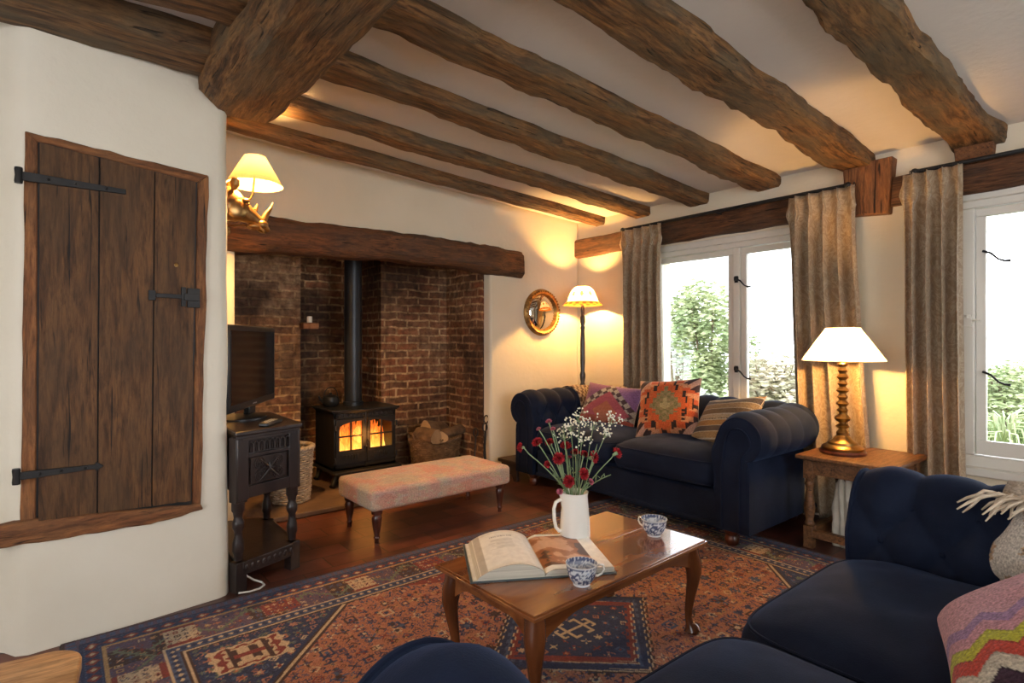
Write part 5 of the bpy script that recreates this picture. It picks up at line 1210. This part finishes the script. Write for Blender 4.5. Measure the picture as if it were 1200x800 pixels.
# cups
def cup(loc, rz, lab, seed, handle=True):
    t = thing('teacup', lab, 'cup', loc, rz, 'blue and white teacups'); b = MB()
    pr_ = [(.018, 0), (.026, .001), (.026, .007), (.033, .014), (.042, .028), (.046, .045), (.0495, .066), (.0505, .068), (.048, .068), (.045, .048), (.040, .030), (.028, .015), (.0005, .012)]
    rows = []
    for i in range(len(pr_) - 1):
        for s in range(4): rows.append((lerp(pr_[i][0], pr_[i + 1][0], s / 4), lerp(pr_[i][1], pr_[i + 1][1], s / 4), i))
    rows.append(pr_[-1] + (len(pr_) - 1,)); n = 72; vs = []; cols = []
    for (r, z, i) in rows:
        for k in range(n):
            a = 2 * PI * k / n; vs.append((r * math.cos(a), r * math.sin(a), z)); inner = i >= 8; g_ = fbm((math.cos(a) * 1.5, math.sin(a) * 1.5, z * 34), 3.6, seed); blue = (.085, .10, .17); c = (.62, .64, .66)
            if .010 < z < .064 and g_ > .0: c = blue
            if .010 < z < .064 and .0 > g_ > -.06: c = (.30, .35, .48)
            if z > .056 and (k % 3) < 2: c = blue if (inner or z < .064) else c
            if inner and z < .056: c = (.62, .64, .66) if g_ < .1 else (.25, .28, .36)
            cols.append(c)
    fs = [(i * n + k, i * n + (k + 1) % n, (i + 1) * n + (k + 1) % n, (i + 1) * n + k) for i in range(len(rows) - 1) for k in range(n)] + [tuple(reversed(range(n)))]
    b.add(vs, fs, None, cols); b.obj('cup_bowl', M['willow'], t, smooth=60)
    b = MB(); b.tube([(.044, 0, .054), (.056, 0, .059), (.070, 0, .056), (.074, 0, .043), (.066, 0, .030), (.052, 0, .024), (.040, 0, .026)], [.0045, .004, .0035, .0035, .0035, .004, .0045], 8); b.obj('handle', M['ceramic'], t, smooth=180)
cup((1.262, 1.208, TZ), -.50, 'blue and white teacup on the table in front of the open book', 3)
cup((1.800, 1.334, TZ), 1.6, 'blue and white teacup standing alone near the right end of the table', 8)

# ------------------------------------------------------------------ flowers
rd = random.Random(11)
def stem_path(tip, bend=.02):
    base = JC + Vector((rd.uniform(-.022, .022), rd.uniform(-.022, .022), .10)); mouth = JC + Vector((0, 0, .185)); d_ = (tip - JC); d_.z = 0
    k = min(.032, d_.length * .45); mo = mouth + (d_.normalized() * k if d_.length > 1e-4 else Vector()); mid = (mo + tip) / 2 + Vector((rd.uniform(-1, 1), rd.uniform(-1, 1), .6)) * bend
    P = []
    for j in range(9):
        s = j / 8
        if s < .3: P.append(base.lerp(mo, s / .3))
        else: q = (s - .3) / .7; P.append(mo * (1 - q) ** 2 + mid * 2 * q * (1 - q) + tip * q * q)
    return P
def carnation(px, py, dt, r, mat, lab, grp, face=None):
    r *= .88; tip = at(px, py, 2.12 + dt); t = thing('carnation', lab, 'flower', tip, 0, grp); P = stem_path(tip); loc = [p - tip for p in P]; ax_ = (P[-1] - P[-2]).normalized() if face is None else Vector(face).normalized()
    ax_ = (ax_ + Vector((-.25, -.35, .15))).normalized() if face is None else ax_
    b = MB(); b.tube(loc[:-1] + [-ax_ * r * .9], .0022, 6); b.obj('stem', M['stem'], t)
    R = ax_.to_track_quat('Z', 'Y').to_matrix().to_4x4(); b = MB(); b.lathe([(.001, -r * 1.25), (r * .28, -r * 1.0), (r * .34, -r * .5), (r * .42, -r * .18)], n=10, T=R); b.obj('calyx', M['stem'], t)
    b = MB()
    for ring, (rr, zz, n, tilt) in enumerate(((1.0, 0, 9, .15), (.82, .12, 8, .5), (.6, .24, 7, .9), (.35, .32, 5, 1.2))):
        for k in range(n):
            a = 2 * PI * (k + .5 * ring + rd.uniform(-.1, .1)) / n; T = R @ Matrix.Rotation(a, 4, 'Z') @ Matrix.Translation((0, 0, (zz - .25) * r)) @ Matrix.Rotation(-tilt, 4, 'Y'); vs = [(0, 0, 0)]; m_ = 9; L_ = r * rr
            for j in range(m_): q = (j / (m_ - 1) - .5) * 1.1; w = 1 + (.13 if j % 2 else -.12) + rd.uniform(-.05, .05); vs.append((L_ * w * math.cos(q), L_ * w * math.sin(q), r * .26 * math.sin(j * 2.2 + k)))
            b.add(vs, [(0, j, j + 1) for j in range(1, m_)], T)
    b.obj('petals', mat, t, smooth=180)
red = [(609, 524, 0, .020, (-1, .3, .1), 'red carnation sticking out furthest left of the jug'), (629, 517, 0, .023, None, 'red carnation second from the left, above the left stems'), (644, 517, .05, .021, None, 'red carnation beside the second from left, slightly behind'), (663, 521, .02, .024, None, 'red carnation high in the middle of the bunch, under the white sprays'), (655, 537, -.06, .026, (-.4, -.8, .2), 'open red carnation facing the camera left of the middle'), (674, 529, .06, .020, None, 'dark red carnation behind the middle of the bunch'), (685, 531, .03, .020, None, 'red carnation just right of the middle of the bunch'), (697, 535, 0, .026, (.3, -.8, .3), 'large deep red carnation right of the middle'), (724, 530, 0, .024, (.8, -.2, .3), 'red carnation furthest right in the bunch'), (685, 555, -.07, .025, (0, -.9, .3), 'red carnation low over the rim of the jug, right one'), (667, 564, -.07, .027, (-.2, -.9, .2), 'dark red carnation low over the rim of the jug, left one'), (641, 544, .02, .016, (-.8, -.2, .1), 'small half-open red carnation low on the left')]
for px, py, dt, r, f, lab in red: carnation(px, py, dt, r, M['petal_red'], lab, 'red carnations in the jug', f)
pink = [(643, 493, .02, .014, 'highest pink bud at the left of the bunch'), (648, 502, .0, .011, 'pink bud just under the highest one'), (631, 502, .03, .011, 'pink bud furthest left in the bunch'), (667, 535, .03, .011, 'pink bud in the middle of the bunch'), (693, 564, -.05, .014, 'pink bud low on the right rim of the jug'), (656, 576, -.03, .014, 'drooping pink bud hanging over the left rim of the jug')]
for px, py, dt, r, lab in pink: carnation(px, py, dt, r, M['petal_pink'], lab, 'pink buds in the jug')
gyp = [(679, 486, .03, 12, 'highest white gypsophila spray in the middle'), (668, 499, .0, 14, 'white gypsophila spray left of the highest one'), (659, 509, .05, 11, 'white gypsophila spray low on the left'), (696, 496, .0, 14, 'white gypsophila spray right of the highest one'), (717, 491, .03, 13, 'white gypsophila spray furthest right'), (711, 507, .0, 8, 'small drooping white gypsophila spray on the right'), (682, 514, -.03, 13, 'white gypsophila spray low in the middle above the carnations')]
for px, py, dt, r, lab in gyp:
    tip = at(px, py, 2.12 + dt); t = thing('gypsophila', lab, 'flower', tip, 0, 'white gypsophila sprays in the jug'); P = [p - tip for p in stem_path(tip)]; b = MB(); b.tube(P, .0012, 5); R0 = r * 2.12 / 650
    pts = []
    for k in range(32):
        d_ = Vector((rd.gauss(0, 1), rd.gauss(0, 1), rd.gauss(0, .8))); d_ = d_.normalized() * R0 * rd.uniform(.25, 1.15); pts.append(d_)
        if k % 2 == 0: b.tube([P[-2] * .6, d_ * .5 + P[-2] * .2, d_], .0005, 3)
    b.obj('stems', M['stem'], t); b = MB()
    for p in pts: b.ball(p, rd.uniform(.0022, .0042), 6)
    o = b.obj('blossoms', M['petal_white'], t); o['kind'] = 'stuff'
for k, (px, py, lab) in enumerate([(700, 520, 'thin green leafy stem at the right of the bunch'), (648, 556, 'green leaves at the left rim of the jug'), (672, 548, 'green leafy stem in the middle of the bunch'), (716, 556, 'pale green stem leaning right'), (660, 496, 'bare twig rising left of the white sprays')]):
    tip = at(px, py, 2.12); t = thing('leafy_stem', lab, 'foliage', tip, 0, 'green stems in the jug'); P = [p - tip for p in stem_path(tip)]; b = MB(); b.tube(P, [.002] * 8 + [.0008], 5); b.obj('stem', M['stem'], t)
    b = MB()
    for j in range(8):
        p = P[3 + j % 5].lerp(P[4 + j % 4], rd.random()); T = Matrix.Translation(p) @ Matrix.Rotation(rd.uniform(0, 6.3), 4, 'Z') @ Matrix.Rotation(-rd.uniform(.2, 1.1), 4, 'Y'); l = rd.uniform(.018, .04); b.add([(0, 0, 0), (l * .5, -.003, .002), (l, 0, 0), (l * .5, .003, .002)], [(0, 1, 2, 3)], T)
    b.obj('leaves', M['stem'], t, thick=.0005)

# ------------------------------------------------------------------ pale wooden table at the lower left corner
wt = thing('wooden_side_table', 'pale oak table with a rounded corner at the lower left of the picture', 'table', (-.285, 1.135, 0), -.12); b = MB(); pts = []
for (sx, sy, a0_) in ((1, 1, 0), (-1, 1, PI / 2), (-1, -1, PI), (1, -1, 1.5 * PI)):
    for k in range(9): a = a0_ + PI / 2 * k / 8; pts.append((sx * .23 + .06 * math.cos(a), sy * .23 + .06 * math.sin(a)))
b.prism(pts, 'z', .498, .522); b.obj('table_top', M['pale_oak'], wt, bevel=.004)
b = MB(); b.box(-.20, .20, -.20, .20, .44, .498); b.obj('apron', M['pale_oak'], wt, bevel=.003)
for sx in (-1, 1):
    for sy in (-1, 1): b = MB(); b.lathe([(.014, 0), (.018, .2), (.022, .40), (.022, .45)], (sx * .19, sy * .19, 0), 14); b.obj('leg', M['pale_oak'], wt)
